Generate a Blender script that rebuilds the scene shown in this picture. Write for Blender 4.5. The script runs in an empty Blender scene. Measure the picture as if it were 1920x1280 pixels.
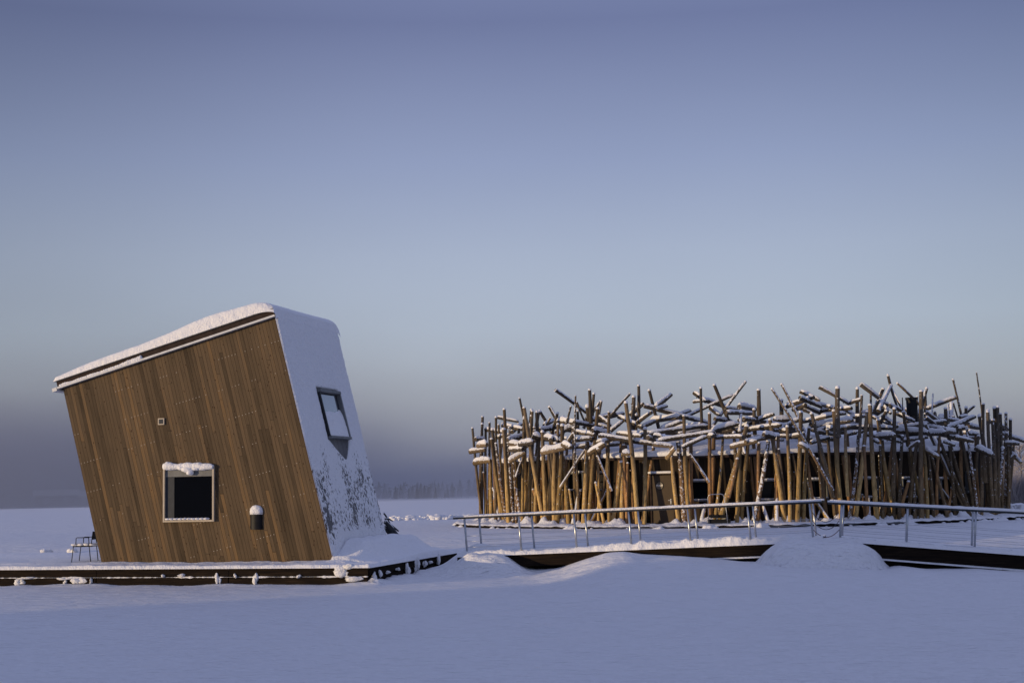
import bpy, math, random
import numpy as np
from mathutils import Vector, Matrix, noise, Euler

sc = bpy.context.scene
COL = sc.collection
rnd = random.Random(7)

# ------------------------------------------------------------------ camera
FPX = 2667.0                      # focal length in pixels of a 1920-wide frame
CAM_Z = 2.75
PITCH = math.atan((910 - 640) / FPX)
ROLL = math.radians(-1.2)
cam_d = bpy.data.cameras.new("camera")
cam = bpy.data.objects.new("camera", cam_d)
COL.objects.link(cam)
cam_d.sensor_width = 36.0
cam_d.lens = 36.0 * FPX / 1920.0
cam_d.clip_start = 0.1
cam_d.clip_end = 6000
cam_m = Matrix.Translation((0, 0, CAM_Z)) @ Matrix.Rotation(math.pi / 2 + PITCH, 4, 'X') @ Matrix.Rotation(ROLL, 4, 'Z')
cam.matrix_world = cam_m
sc.camera = cam

# ------------------------------------------------------------------ sun and sky
SUN_AZ = math.radians(65.5)         # sun behind the camera, to its left
SUN_EL = math.radians(2.8)
sun_dir = Vector((-math.sin(SUN_AZ) * math.cos(SUN_EL), -math.cos(SUN_AZ) * math.cos(SUN_EL), math.sin(SUN_EL)))
sun_d = bpy.data.lights.new("sun", 'SUN')
sun_d.energy = 3.15
sun_d.angle = math.radians(0.5)
sun_d.color = (1.0, 0.75, 0.44)
sun = bpy.data.objects.new("sun", sun_d)
COL.objects.link(sun)
sun.rotation_euler = (-sun_dir).to_track_quat('-Z', 'Y').to_euler()
sun.location = (-30, -20, 20)

world = bpy.data.worlds.new("World")
sc.world = world
world.use_nodes = True
wn = world.node_tree
wn.nodes.clear()
def wnode(t, **k):
    n = wn.nodes.new(t)
    for a, b in k.items():
        setattr(n, a, b)
    return n
w_out = wnode('ShaderNodeOutputWorld')
w_bg = wnode('ShaderNodeBackground')
w_bg.inputs['Strength'].default_value = 0.05
w_sky = wnode('ShaderNodeTexSky', sky_type='NISHITA')
w_sky.sun_disc = False
w_sky.sun_elevation = SUN_EL
w_sky.sun_rotation = math.atan2(sun_dir.x, sun_dir.y)
w_sky.air_density = 1.0
w_sky.dust_density = 0.6
w_sky.ozone_density = 4.0
# winter-dusk tint by elevation (a real sky gradient: haze belt low, violet blue high)
w_tc = wnode('ShaderNodeTexCoord')
w_sep = wnode('ShaderNodeSeparateXYZ')
wn.links.new(w_tc.outputs['Generated'], w_sep.inputs[0])
w_ramp = wnode('ShaderNodeValToRGB')
SKY_GRAD = [(0.0, (.34, .345, .39)), (0.03, (.375, .385, .43)), (0.06, (.415, .435, .48)), (0.11, (.415, .46, .545)), (0.16, (.365, .405, .515)),
            (0.224, (.27, .305, .45)), (0.316, (.152, .168, .295)), (0.5, (.285, .325, .535)), (1.0, (.31, .35, .57))]
def set_ramp(r, stops):
    el = r.color_ramp.elements
    while len(el) > 1:
        el.remove(el[-1])
    el[0].position = stops[0][0]; el[0].color = (*stops[0][1], 1)
    for p, c in stops[1:]:
        e = el.new(p); e.color = (*c, 1)
set_ramp(w_ramp, SKY_GRAD)
wn.links.new(w_sep.outputs['Z'], w_ramp.inputs[0])
w_bg2 = wnode('ShaderNodeBackground')
w_bg2.inputs['Strength'].default_value = 1.0
w_add = wnode('ShaderNodeAddShader')
w_map = wnode('ShaderNodeMapping'); w_map.inputs['Scale'].default_value = (1.4, 1.4, 4.0)
wn.links.new(w_tc.outputs['Generated'], w_map.inputs[0])
w_nz = wnode('ShaderNodeTexNoise'); w_nz.inputs['Scale'].default_value = 1.3; w_nz.inputs['Detail'].default_value = 4.0
wn.links.new(w_map.outputs[0], w_nz.inputs['Vector'])
w_mr = wnode('ShaderNodeMapRange'); w_mr.inputs[1].default_value = 0.3; w_mr.inputs[2].default_value = 0.7; w_mr.inputs[3].default_value = 0.96; w_mr.inputs[4].default_value = 1.04
wn.links.new(w_nz.outputs['Fac'], w_mr.inputs[0])
w_mx = wnode('ShaderNodeMix', data_type='RGBA', blend_type='MULTIPLY'); w_mx.inputs[0].default_value = 1.0
wn.links.new(w_ramp.outputs[0], w_mx.inputs[6]); wn.links.new(w_mr.outputs[0], w_mx.inputs[7])
# sky colour darkened to both sides, standing in for lens vignetting
w_abs = wnode('ShaderNodeMath', operation='SUBTRACT'); w_abs.inputs[1].default_value = 0.06
wn.links.new(w_sep.outputs['X'], w_abs.inputs[0])
w_ab2 = wnode('ShaderNodeMath', operation='ABSOLUTE'); wn.links.new(w_abs.outputs[0], w_ab2.inputs[0])
w_side = wnode('ShaderNodeMapRange', interpolation_type='SMOOTHSTEP'); w_side.inputs[1].default_value = 0.08; w_side.inputs[2].default_value = 0.46; w_side.inputs[3].default_value = 1.0; w_side.inputs[4].default_value = 0.72
wn.links.new(w_ab2.outputs[0], w_side.inputs[0])
w_m3 = wnode('ShaderNodeMix', data_type='RGBA', blend_type='MULTIPLY'); w_m3.inputs[0].default_value = 1.0
wn.links.new(w_mx.outputs[2], w_m3.inputs[6]); wn.links.new(w_side.outputs[0], w_m3.inputs[7])
wn.links.new(w_m3.outputs[2], w_bg2.inputs['Color'])
wn.links.new(w_sky.outputs[0], w_bg.inputs['Color'])
wn.links.new(w_bg.outputs[0], w_add.inputs[0])
wn.links.new(w_bg2.outputs[0], w_add.inputs[1])
wn.links.new(w_add.outputs[0], w_out.inputs['Surface'])

sc.view_settings.view_transform = 'Standard'
sc.view_settings.look = 'None'
sc.view_settings.exposure = 0.0
sc.view_settings.gamma = 1.0
sc.cycles.max_bounces = 6
sc.cycles.volume_bounces = 1
sc.cycles.use_denoising = True

# ------------------------------------------------------------------ pixel -> world helpers
_R = cam_m.to_3x3()
def ray(px, py):
    d = _R @ Vector(((px - 960) / FPX, (640 - py) / FPX, -1.0))
    return d
def P(px, py, D):                 # point seen at (px,py) whose world y is D
    d = ray(px, py)
    t = D / d.y
    return Vector((d.x * t, D, CAM_Z + d.z * t))
def on_plane(px, py, p0, n):
    d = ray(px, py)
    c = Vector((0, 0, CAM_Z))
    t = (p0 - c).dot(n) / d.dot(n)
    return c + d * t
RC = Vector((12.05, 76.05, 0))    # centre of the round bath house
def on_circle(px, py, R):
    d = ray(px, py)
    a = d.x * d.x + d.y * d.y
    b = -2 * (d.x * RC.x + d.y * RC.y)
    c = RC.x ** 2 + RC.y ** 2 - R * R
    disc = b * b - 4 * a * c
    t = (-b - math.sqrt(disc)) / (2 * a) if disc > 0 else -b / (2 * a)
    return Vector((d.x * t, d.y * t, CAM_Z + d.z * t))

# ------------------------------------------------------------------ mesh helpers
class MB:
    def __init__(s):
        s.v = []; s.f = []; s.uv = None
    def add(s, vs, fs):
        o = len(s.v)
        s.v += [tuple(v) for v in vs]
        s.f += [tuple(i + o for i in f) for f in fs]
    def box(s, c, size, rot=None):
        x, y, z = size[0] / 2, size[1] / 2, size[2] / 2
        vs = [Vector((a, b, d)) for a in (-x, x) for b in (-y, y) for d in (-z, z)]
        if rot is not None:
            vs = [rot @ v for v in vs]
        c = Vector(c)
        s.add([v + c for v in vs], [(0, 1, 3, 2), (4, 6, 7, 5), (0, 4, 5, 1), (2, 3, 7, 6), (0, 2, 6, 4), (1, 5, 7, 3)])
    def hexa(s, b, t):            # bottom quad, top quad (same winding)
        s.add(list(b) + list(t), [(3, 2, 1, 0), (4, 5, 6, 7), (0, 1, 5, 4), (1, 2, 6, 5), (2, 3, 7, 6), (3, 0, 4, 7)])
    def tube(s, pts, r, n=8, cap=True):
        pts = [Vector(p) for p in pts]
        rs = r if isinstance(r, (list, tuple)) else [r] * len(pts)
        up = Vector((0.3, 0.2, 1)).normalized()
        rings = []
        o = len(s.v)
        for i, p in enumerate(pts):
            t = (pts[min(i + 1, len(pts) - 1)] - pts[max(i - 1, 0)]).normalized()
            if abs(t.dot(up)) > 0.97:
                up = Vector((1, 0.1, 0)).normalized()
            a = t.cross(up).normalized(); b = t.cross(a).normalized()
            for k in range(n):
                an = 2 * math.pi * k / n
                s.v.append(tuple(p + (a * math.cos(an) + b * math.sin(an)) * rs[i]))
        for i in range(len(pts) - 1):
            for k in range(n):
                k2 = (k + 1) % n
                s.f.append((o + i * n + k, o + i * n + k2, o + (i + 1) * n + k2, o + (i + 1) * n + k))
        if cap:
            s.f.append(tuple(o + k for k in reversed(range(n))))
            s.f.append(tuple(o + (len(pts) - 1) * n + k for k in range(n)))
    def blob(s, c, rad, seed=0, amp=0.25, nu=10, nv=7, freq=1.6):
        c = Vector(c); o = len(s.v)
        rad = Vector(rad) if not isinstance(rad, (int, float)) else Vector((rad,) * 3)
        def vv(d):
            k = 1 + amp * noise.noise(d * freq + Vector((seed * 3.1, seed * 1.7, seed * 0.9)))
            return (c.x + d.x * rad.x * k, c.y + d.y * rad.y * k, c.z + d.z * rad.z * k)
        s.v.append(vv(Vector((0, 0, -1))))
        for j in range(1, nv):
            th = math.pi * j / nv
            for i in range(nu):
                ph = 2 * math.pi * i / nu
                s.v.append(vv(Vector((math.sin(th) * math.cos(ph), math.sin(th) * math.sin(ph), -math.cos(th)))))
        s.v.append(vv(Vector((0, 0, 1))))
        for i in range(nu):
            i2 = (i + 1) % nu
            s.f.append((o, o + 1 + i2, o + 1 + i))
            for j in range(nv - 2):
                a = o + 1 + j * nu
                s.f.append((a + i, a + i2, a + nu + i2, a + nu + i))
            a = o + 1 + (nv - 2) * nu
            s.f.append((a + i, a + i2, o + 1 + (nv - 1) * nu))
    def build(s, name, mat, parent=None, smooth=False, loc=None):
        me = bpy.data.meshes.new(name)
        vs = s.v
        if loc is not None:
            vs = [(v[0] - loc[0], v[1] - loc[1], v[2] - loc[2]) for v in vs]
        me.from_pydata(vs, [], s.f)
        me.materials.append(mat)
        if smooth:
            me.shade_smooth()
        if s.uv is not None:
            l = me.uv_layers.new(name="UVMap")
            k = 0
            for poly in me.polygons:
                for li, vi in zip(poly.loop_indices, poly.vertices):
                    l.data[li].uv = s.uv[vi]
        me.update()
        o = bpy.data.objects.new(name, me)
        COL.objects.link(o)
        if loc is not None:
            o.location = loc
        if parent is not None:
            o.parent = parent
        return o

def grid_obj(name, X, Y, Z, mat, parent=None, smooth=True, loc=None, thick=None):
    """X,Y,Z are 2-D arrays"""
    n, m = X.shape
    vs = np.stack([X, Y, Z], -1).reshape(-1, 3)
    idx = np.arange(n * m).reshape(n, m)
    f = np.stack([idx[:-1, :-1], idx[1:, :-1], idx[1:, 1:], idx[:-1, 1:]], -1).reshape(-1, 4)
    if loc is not None:
        vs = vs - np.array(loc)
    me = bpy.data.meshes.new(name)
    me.from_pydata(vs.tolist(), [], f.tolist())
    me.materials.append(mat)
    if smooth:
        me.shade_smooth()
    me.update()
    o = bpy.data.objects.new(name, me)
    COL.objects.link(o)
    if loc is not None:
        o.location = loc
    if parent is not None:
        o.parent = parent
    return o

def empty(name, loc=(0, 0, 0), rz=0):
    o = bpy.data.objects.new(name, None)
    o.empty_display_size = 0.2
    o.location = loc
    o.rotation_euler = (0, 0, rz)
    COL.objects.link(o)
    return o
def tag(o, label=None, cat=None, group=None, kind=None):
    if label: o['label'] = label
    if cat: o['category'] = cat
    if group: o['group'] = group
    if kind: o['kind'] = kind
    return o
def put(o, parent):               # parent world-space mesh to an Empty without moving it
    o.parent = parent
    o.matrix_parent_inverse = (Matrix.Translation(parent.location) @ parent.rotation_euler.to_matrix().to_4x4()).inverted()
    return o

# ------------------------------------------------------------------ materials
def mat_new(name):
    m = bpy.data.materials.new(name)
    m.use_nodes = True
    nt = m.node_tree
    b = nt.nodes['Principled BSDF']
    return m, nt, b
def N(nt, t, **k):
    n = nt.nodes.new(t)
    for a, b in k.items():
        if a.startswith('i_'):
            key = a[2:]
            n.inputs[int(key) if key.isdigit() else key].default_value = b
        else:
            setattr(n, a, b)
    return n
def ramp(nt, src, stops, interp='LINEAR'):
    r = nt.nodes.new('ShaderNodeValToRGB')
    r.color_ramp.interpolation = interp
    el = r.color_ramp.elements
    el[0].position = stops[0][0]; c = stops[0][1]; el[0].color = (*c, 1) if len(c) == 3 else c
    el[1].position = stops[-1][0]; c = stops[-1][1]; el[1].color = (*c, 1)
    for p, c in stops[1:-1]:
        e = el.new(p); e.color = (*c, 1)
    nt.links.new(src, r.inputs[0])
    return r.outputs[0]
def bump(nt, b, srcs, dist=0.02, strength=0.6):
    last = None
    for s, d in srcs:
        bp = nt.nodes.new('ShaderNodeBump')
        bp.inputs['Strength'].default_value = strength
        bp.inputs['Distance'].default_value = d
        nt.links.new(s, bp.inputs['Height'])
        if last is not None:
            nt.links.new(last, bp.inputs['Normal'])
        last = bp.outputs['Normal']
    nt.links.new(last, b.inputs['Normal'])

def snow_mat(name, scales, col=(0.80, 0.80, 0.83)):
    m, nt, b = mat_new(name)
    b.inputs['Base Color'].default_value = (*col, 1)
    b.inputs['Roughness'].default_value = 0.65
    b.inputs['Specular IOR Level'].default_value = 0.25
    tc = N(nt, 'ShaderNodeTexCoord')
    srcs = []
    for sx, sy, sz, d, det in scales:
        mp = N(nt, 'ShaderNodeMapping'); mp.inputs['Scale'].default_value = (sx, sy, sz)
        nt.links.new(tc.outputs['Object'], mp.inputs[0])
        nz = N(nt, 'ShaderNodeTexNoise', i_Scale=1.0, i_Detail=det, i_Roughness=0.55)
        nt.links.new(mp.outputs[0], nz.inputs['Vector'])
        srcs.append((nz.outputs['Fac'], d))
    bump(nt, b, srcs, strength=0.8)
    return m
M = {}
M['snow_ground'] = snow_mat('snow_ground', [(0.45, 0.8, 1, 0.30, 3), (1.2, 3.6, 2, 0.30, 5), (5, 13, 9, 0.06, 4), (30, 45, 30, 0.008, 2)])
M['snow'] = snow_mat('snow', [(4, 4, 4, 0.08, 4), (18, 18, 18, 0.03, 3)])
def crust_mat():
    m = snow_mat('plastered_snow', [(8, 8, 8, 0.07, 4), (30, 30, 30, 0.03, 3)])
    nt = m.node_tree; L = nt.links.new; b = nt.nodes['Principled BSDF']
    uvn = N(nt, 'ShaderNodeTexCoord')
    sp = N(nt, 'ShaderNodeSeparateXYZ'); L(uvn.outputs['Object'], sp.inputs[0])
    mp = N(nt, 'ShaderNodeMapping'); mp.inputs['Scale'].default_value = (9, 13, 7); mp.inputs['Rotation'].default_value = (0.5, 0.3, 0); L(uvn.outputs['Object'], mp.inputs[0])
    nz = N(nt, 'ShaderNodeTexNoise', i_Scale=1.0, i_Detail=5.0, i_Roughness=0.62, i_Distortion=0.6); L(mp.outputs[0], nz.inputs['Vector'])
    mp2 = N(nt, 'ShaderNodeMapping'); mp2.inputs['Scale'].default_value = (1.1, 1.3, 0.55); L(uvn.outputs['Object'], mp2.inputs[0])
    n2 = N(nt, 'ShaderNodeTexNoise', i_Scale=1.0, i_Detail=3.0); L(mp2.outputs[0], n2.inputs['Vector'])
    low = N(nt, 'ShaderNodeMapRange', i_1=5.1, i_2=2.9, i_3=0.0, i_4=1.05); L(sp.outputs['Z'], low.inputs[0])
    bot = N(nt, 'ShaderNodeMapRange', i_1=1.15, i_2=1.7, i_3=0.0, i_4=1.0); L(sp.outputs['Z'], bot.inputs[0])
    mm = N(nt, 'ShaderNodeMath', operation='MULTIPLY'); L(low.outputs[0], mm.inputs[0]); L(bot.outputs[0], mm.inputs[1])
    a = N(nt, 'ShaderNodeMath', operation='MULTIPLY_ADD', i_1=0.45, i_2=-0.225); L(n2.outputs['Fac'], a.inputs[0])
    c = N(nt, 'ShaderNodeMath', operation='ADD'); L(a.outputs[0], c.inputs[0]); L(nz.outputs['Fac'], c.inputs[1])
    d = N(nt, 'ShaderNodeMath', operation='MULTIPLY_ADD', i_1=0.20, i_2=-0.20); L(mm.outputs[0], d.inputs[0])
    e = N(nt, 'ShaderNodeMath', operation='ADD'); L(c.outputs[0], e.inputs[0]); L(d.outputs[0], e.inputs[1])
    col = ramp(nt, e.outputs[0], [(0.545, (0.80, 0.80, 0.83)), (0.565, (0.16, 0.158, 0.16))])
    L(col, b.inputs['Base Color'])
    return m
M['crust'] = crust_mat()
M['snow_rough'] = snow_mat('snow_rough', [(8, 8, 8, 0.07, 4), (30, 30, 30, 0.03, 3)])

def plain(name, col, rough=0.5, metal=0.0, spec=0.5, var=0.15, vscale=6):
    m, nt, b = mat_new(name)
    b.inputs['Roughness'].default_value = rough
    b.inputs['Metallic'].default_value = metal
    b.inputs['Specular IOR Level'].default_value = spec
    tc = N(nt, 'ShaderNodeTexCoord')
    nz = N(nt, 'ShaderNodeTexNoise', i_Scale=vscale, i_Detail=4.0)
    nt.links.new(tc.outputs['Object'], nz.inputs['Vector'])
    c1 = tuple(c * (1 - var) for c in col); c2 = tuple(min(1, c * (1 + var)) for c in col)
    nt.links.new(ramp(nt, nz.outputs['Fac'], [(0.3, c1), (0.7, c2)]), b.inputs['Base Color'])
    return m
M['steel'] = plain('brushed_steel', (0.42, 0.44, 0.47), 0.35, 0.9)
M['dark_metal'] = plain('dark_metal', (0.03, 0.032, 0.036), 0.4, 0.5)
M['black_paint'] = plain('black_paint', (0.010, 0.010, 0.012), 0.5, spec=0.15)
M['white_metal'] = plain('white_metal', (0.55, 0.56, 0.58), 0.5)
M['fascia'] = plain('fascia', (0.040, 0.028, 0.025), 0.8, spec=0.1, var=0.25)
M['frame_paint'] = plain('frame_paint', (0.40, 0.34, 0.27), 0.5, var=0.08)
M['reveal'] = plain('reveal', (0.035, 0.04, 0.05), 0.6, spec=0.2)
M['frame_grey'] = plain('frame_grey', (0.15, 0.155, 0.16), 0.5, spec=0.2)
M['door_paint'] = plain('door_paint', (0.070, 0.050, 0.032), 0.6, spec=0.15, var=0.08)
M['sign_face'] = plain('sign_face', (0.14, 0.11, 0.075), 0.5)
M['letter'] = plain('letter', (0.85, 0.80, 0.70), 0.5)
M['rope'] = plain('rope', (0.12, 0.05, 0.04), 0.8)
M['rock'] = plain('rock', (0.04, 0.04, 0.045), 0.8)
M['conifer'] = plain('conifer', (0.028, 0.030, 0.034), 0.9, var=0.5, vscale=0.4)
M['frosty_twig'] = plain('frosty_twig', (0.30, 0.27, 0.27), 0.9, var=0.4, vscale=1.0)
M['trunk'] = plain('trunk', (0.07, 0.055, 0.05), 0.9)
M['house_wall'] = plain('house_wall', (0.16, 0.08, 0.07), 0.8)

def glass_mat(name, col, rough=0.04):
    m, nt, b = mat_new(name)
    b.inputs['Base Color'].default_value = (*col, 1)
    b.inputs['Roughness'].default_value = rough
    b.inputs['Specular IOR Level'].default_value = 0.12 if name == 'dark_glass' else 0.5
    return m
M['glass'] = glass_mat('dark_glass', (0.004, 0.005, 0.008), 0.05)

def dark_beam_mat():
    m, nt, b = mat_new('tarred_beam')
    tc = N(nt, 'ShaderNodeTexCoord')
    mp = N(nt, 'ShaderNodeMapping'); mp.inputs['Scale'].default_value = (0.8, 0.8, 9)
    nt.links.new(tc.outputs['Object'], mp.inputs[0])
    nz = N(nt, 'ShaderNodeTexNoise', i_Scale=2.0, i_Detail=5.0, i_Roughness=0.6)
    nt.links.new(mp.outputs[0], nz.inputs['Vector'])
    nt.links.new(ramp(nt, nz.outputs['Fac'], [(0.3, (0.008, 0.006, 0.006)), (0.55, (0.016, 0.011, 0.008)), (0.8, (0.034, 0.023, 0.015))]), b.inputs['Base Color'])
    b.inputs['Roughness'].default_value = 0.85
    b.inputs['Specular IOR Level'].default_value = 0.06
    bump(nt, b, [(nz.outputs['Fac'], 0.01)])
    return m
M['beam'] = dark_beam_mat()

def board_mat(name, cols, w, row, wood_gap=0.06, use_uv=True, nails=True):
    """boards along V, width w metres along U"""
    m, nt, b = mat_new(name)
    L = nt.links.new
    tc = N(nt, 'ShaderNodeTexCoord')
    sep = N(nt, 'ShaderNodeSeparateXYZ')
    L(tc.outputs['UV'], sep.inputs[0])
    def mth(op, a, bb=None, c=None):
        n = N(nt, 'ShaderNodeMath', operation=op)
        for i, s in enumerate((a, bb, c)):
            if s is None: continue
            if isinstance(s, (int, float)): n.inputs[i].default_value = s
            else: L(s, n.inputs[i])
        return n.outputs[0]
    u = mth('DIVIDE', sep.outputs['X'], w)
    bi = mth('FLOOR', u)
    fr = mth('SUBTRACT', u, bi)
    # board lengths: change of board along V at a random place
    wn1 = N(nt, 'ShaderNodeTexWhiteNoise', noise_dimensions='1D'); L(bi, wn1.inputs['W'])
    vv = mth('ADD', mth('DIVIDE', sep.outputs['Y'], 7.5), mth('MULTIPLY', wn1.outputs['Value'], 7.3))
    vi = mth('FLOOR', vv)
    vf = mth('SUBTRACT', vv, vi)
    seed = mth('ADD', mth('MULTIPLY', bi, 13.17), mth('MULTIPLY', vi, 3.71))
    wn2 = N(nt, 'ShaderNodeTexWhiteNoise', noise_dimensions='1D'); L(seed, wn2.inputs['W'])
    comb = N(nt, 'ShaderNodeCombineXYZ')
    L(mth('MULTIPLY', sep.outputs['X'], 22.0), comb.inputs[0])
    L(mth('MULTIPLY', sep.outputs['Y'], 1.1), comb.inputs[1])
    L(seed, comb.inputs[2])
    grain = N(nt, 'ShaderNodeTexNoise', i_Scale=1.0, i_Detail=6.0, i_Roughness=0.65, i_Distortion=0.4)
    L(comb.outputs[0], grain.inputs['Vector'])
    wc = N(nt, 'ShaderNodeCombineXYZ'); L(mth('MULTIPLY', sep.outputs['X'], 0.9), wc.inputs[0]); L(mth('MULTIPLY', sep.outputs['Y'], 0.35), wc.inputs[1])
    wz = N(nt, 'ShaderNodeTexNoise', i_Scale=1.0, i_Detail=3.0); L(wc.outputs[0], wz.inputs['Vector'])
    mixv = mth('ADD', mth('ADD', mth('MULTIPLY', wn2.outputs['Value'], 0.40), mth('MULTIPLY', grain.outputs['Fac'], 0.50)), mth('ADD', mth('MULTIPLY', mth('SUBTRACT', wz.outputs['Fac'], 0.5), 0.35), 0.04))
    base = ramp(nt, mixv, cols)
    # knots
    kc = N(nt, 'ShaderNodeCombineXYZ')
    L(mth('MULTIPLY', sep.outputs['X'], 8.0), kc.inputs[0]); L(mth('MULTIPLY', sep.outputs['Y'], 4.2), kc.inputs[1])
    vor = N(nt, 'ShaderNodeTexVoronoi', i_Scale=1.0); L(kc.outputs[0], vor.inputs['Vector'])
    kn = mth('LESS_THAN', vor.outputs['Distance'], 0.13)
    wk = N(nt, 'ShaderNodeSeparateColor'); L(vor.outputs['Color'], wk.inputs[0])
    kn = mth('MULTIPLY', kn, mth('GREATER_THAN', wk.outputs[0], 0.15))
    mk = N(nt, 'ShaderNodeMix', data_type='RGBA', i_0=0.0)
    L(mth('MULTIPLY', kn, 0.8), mk.inputs[0]); L(base, mk.inputs[6]); mk.inputs[7].default_value = (0.035, 0.018, 0.010, 1)
    # grooves and butt joints
    edge = mth('MINIMUM', fr, mth('SUBTRACT', 1.0, fr))
    groove = mth('LESS_THAN', edge, wood_gap)
    joint = mth('LESS_THAN', vf, 0.002)
    gj = mth('MAXIMUM', groove, joint)
    mg = N(nt, 'ShaderNodeMix', data_type='RGBA')
    L(mth('MULTIPLY', gj, 0.5), mg.inputs[0]); L(mk.outputs[2], mg.inputs[6]); mg.inputs[7].default_value = (0.02, 0.012, 0.008, 1)
    last = mg.outputs[2]
    if nails:
        # rows of pale screw heads, running up to the right parallel with the roof
        rowc = mth('ADD', mth('MULTIPLY', sep.outputs['Y'], 1.0), mth('MULTIPLY', sep.outputs['X'], row))
        rr = mth('DIVIDE', rowc, 0.95)
        rf = mth('ABSOLUTE', mth('SUBTRACT', mth('FRACT', rr), 0.5))
        near_row = mth('LESS_THAN', rf, 0.010)
        ncx = mth('ABSOLUTE', mth('SUBTRACT', fr, 0.25))
        ncx2 = mth('ABSOLUTE', mth('SUBTRACT', fr, 0.75))
        near_c = mth('LESS_THAN', mth('ABSOLUTE', mth('SUBTRACT', fr, 0.5)), 0.10)
        wn3 = N(nt, 'ShaderNodeTexWhiteNoise', noise_dimensions='2D')
        cb = N(nt, 'ShaderNodeCombineXYZ'); L(bi, cb.inputs[0]); L(mth('FLOOR', rr), cb.inputs[1]); L(cb.outputs[0], wn3.inputs['Vector'])
        nl = mth('MULTIPLY', mth('MULTIPLY', near_row, near_c), mth('MULTIPLY', mth('GREATER_THAN', wn3.outputs['Value'], 0.35), mth('GREATER_THAN', wz.outputs['Fac'], 0.5)))
        mn = N(nt, 'ShaderNodeMix', data_type='RGBA'); L(nl, mn.inputs[0]); L(last, mn.inputs[6]); mn.inputs[7].default_value = (0.42, 0.38, 0.33, 1)
        last = mn.outputs[2]
    L(last, b.inputs['Base Color'])
    b.inputs['Roughness'].default_value = 0.8
    b.inputs['Specular IOR Level'].default_value = 0.08
    h = mth('SUBTRACT', mth('MULTIPLY', grain.outputs['Fac'], 0.25), gj)
    bump(nt, b, [(h, 0.008)], strength=0.7)
    return m
M['cladding'] = board_mat('larch_cladding', [(0.22, (0.056, 0.041, 0.026)), (0.42, (0.098, 0.070, 0.043)), (0.60, (0.132, 0.092, 0.055)), (0.72, (0.180, 0.112, 0.054)), (0.84, (0.185, 0.145, 0.100))], 0.118, -0.235)
M['dark_boards'] = board_mat('dark_vertical_boards', [(0.1, (0.020, 0.015, 0.011)), (0.5, (0.036, 0.027, 0.019)), (0.9, (0.065, 0.048, 0.034))], 0.14, 0, nails=False)
M['grey_boards'] = board_mat('weathered_boards', [(0.1, (0.11, 0.11, 0.115)), (0.5, (0.16, 0.158, 0.16)), (0.9, (0.22, 0.21, 0.205))], 0.118, 0, nails=False)

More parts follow.
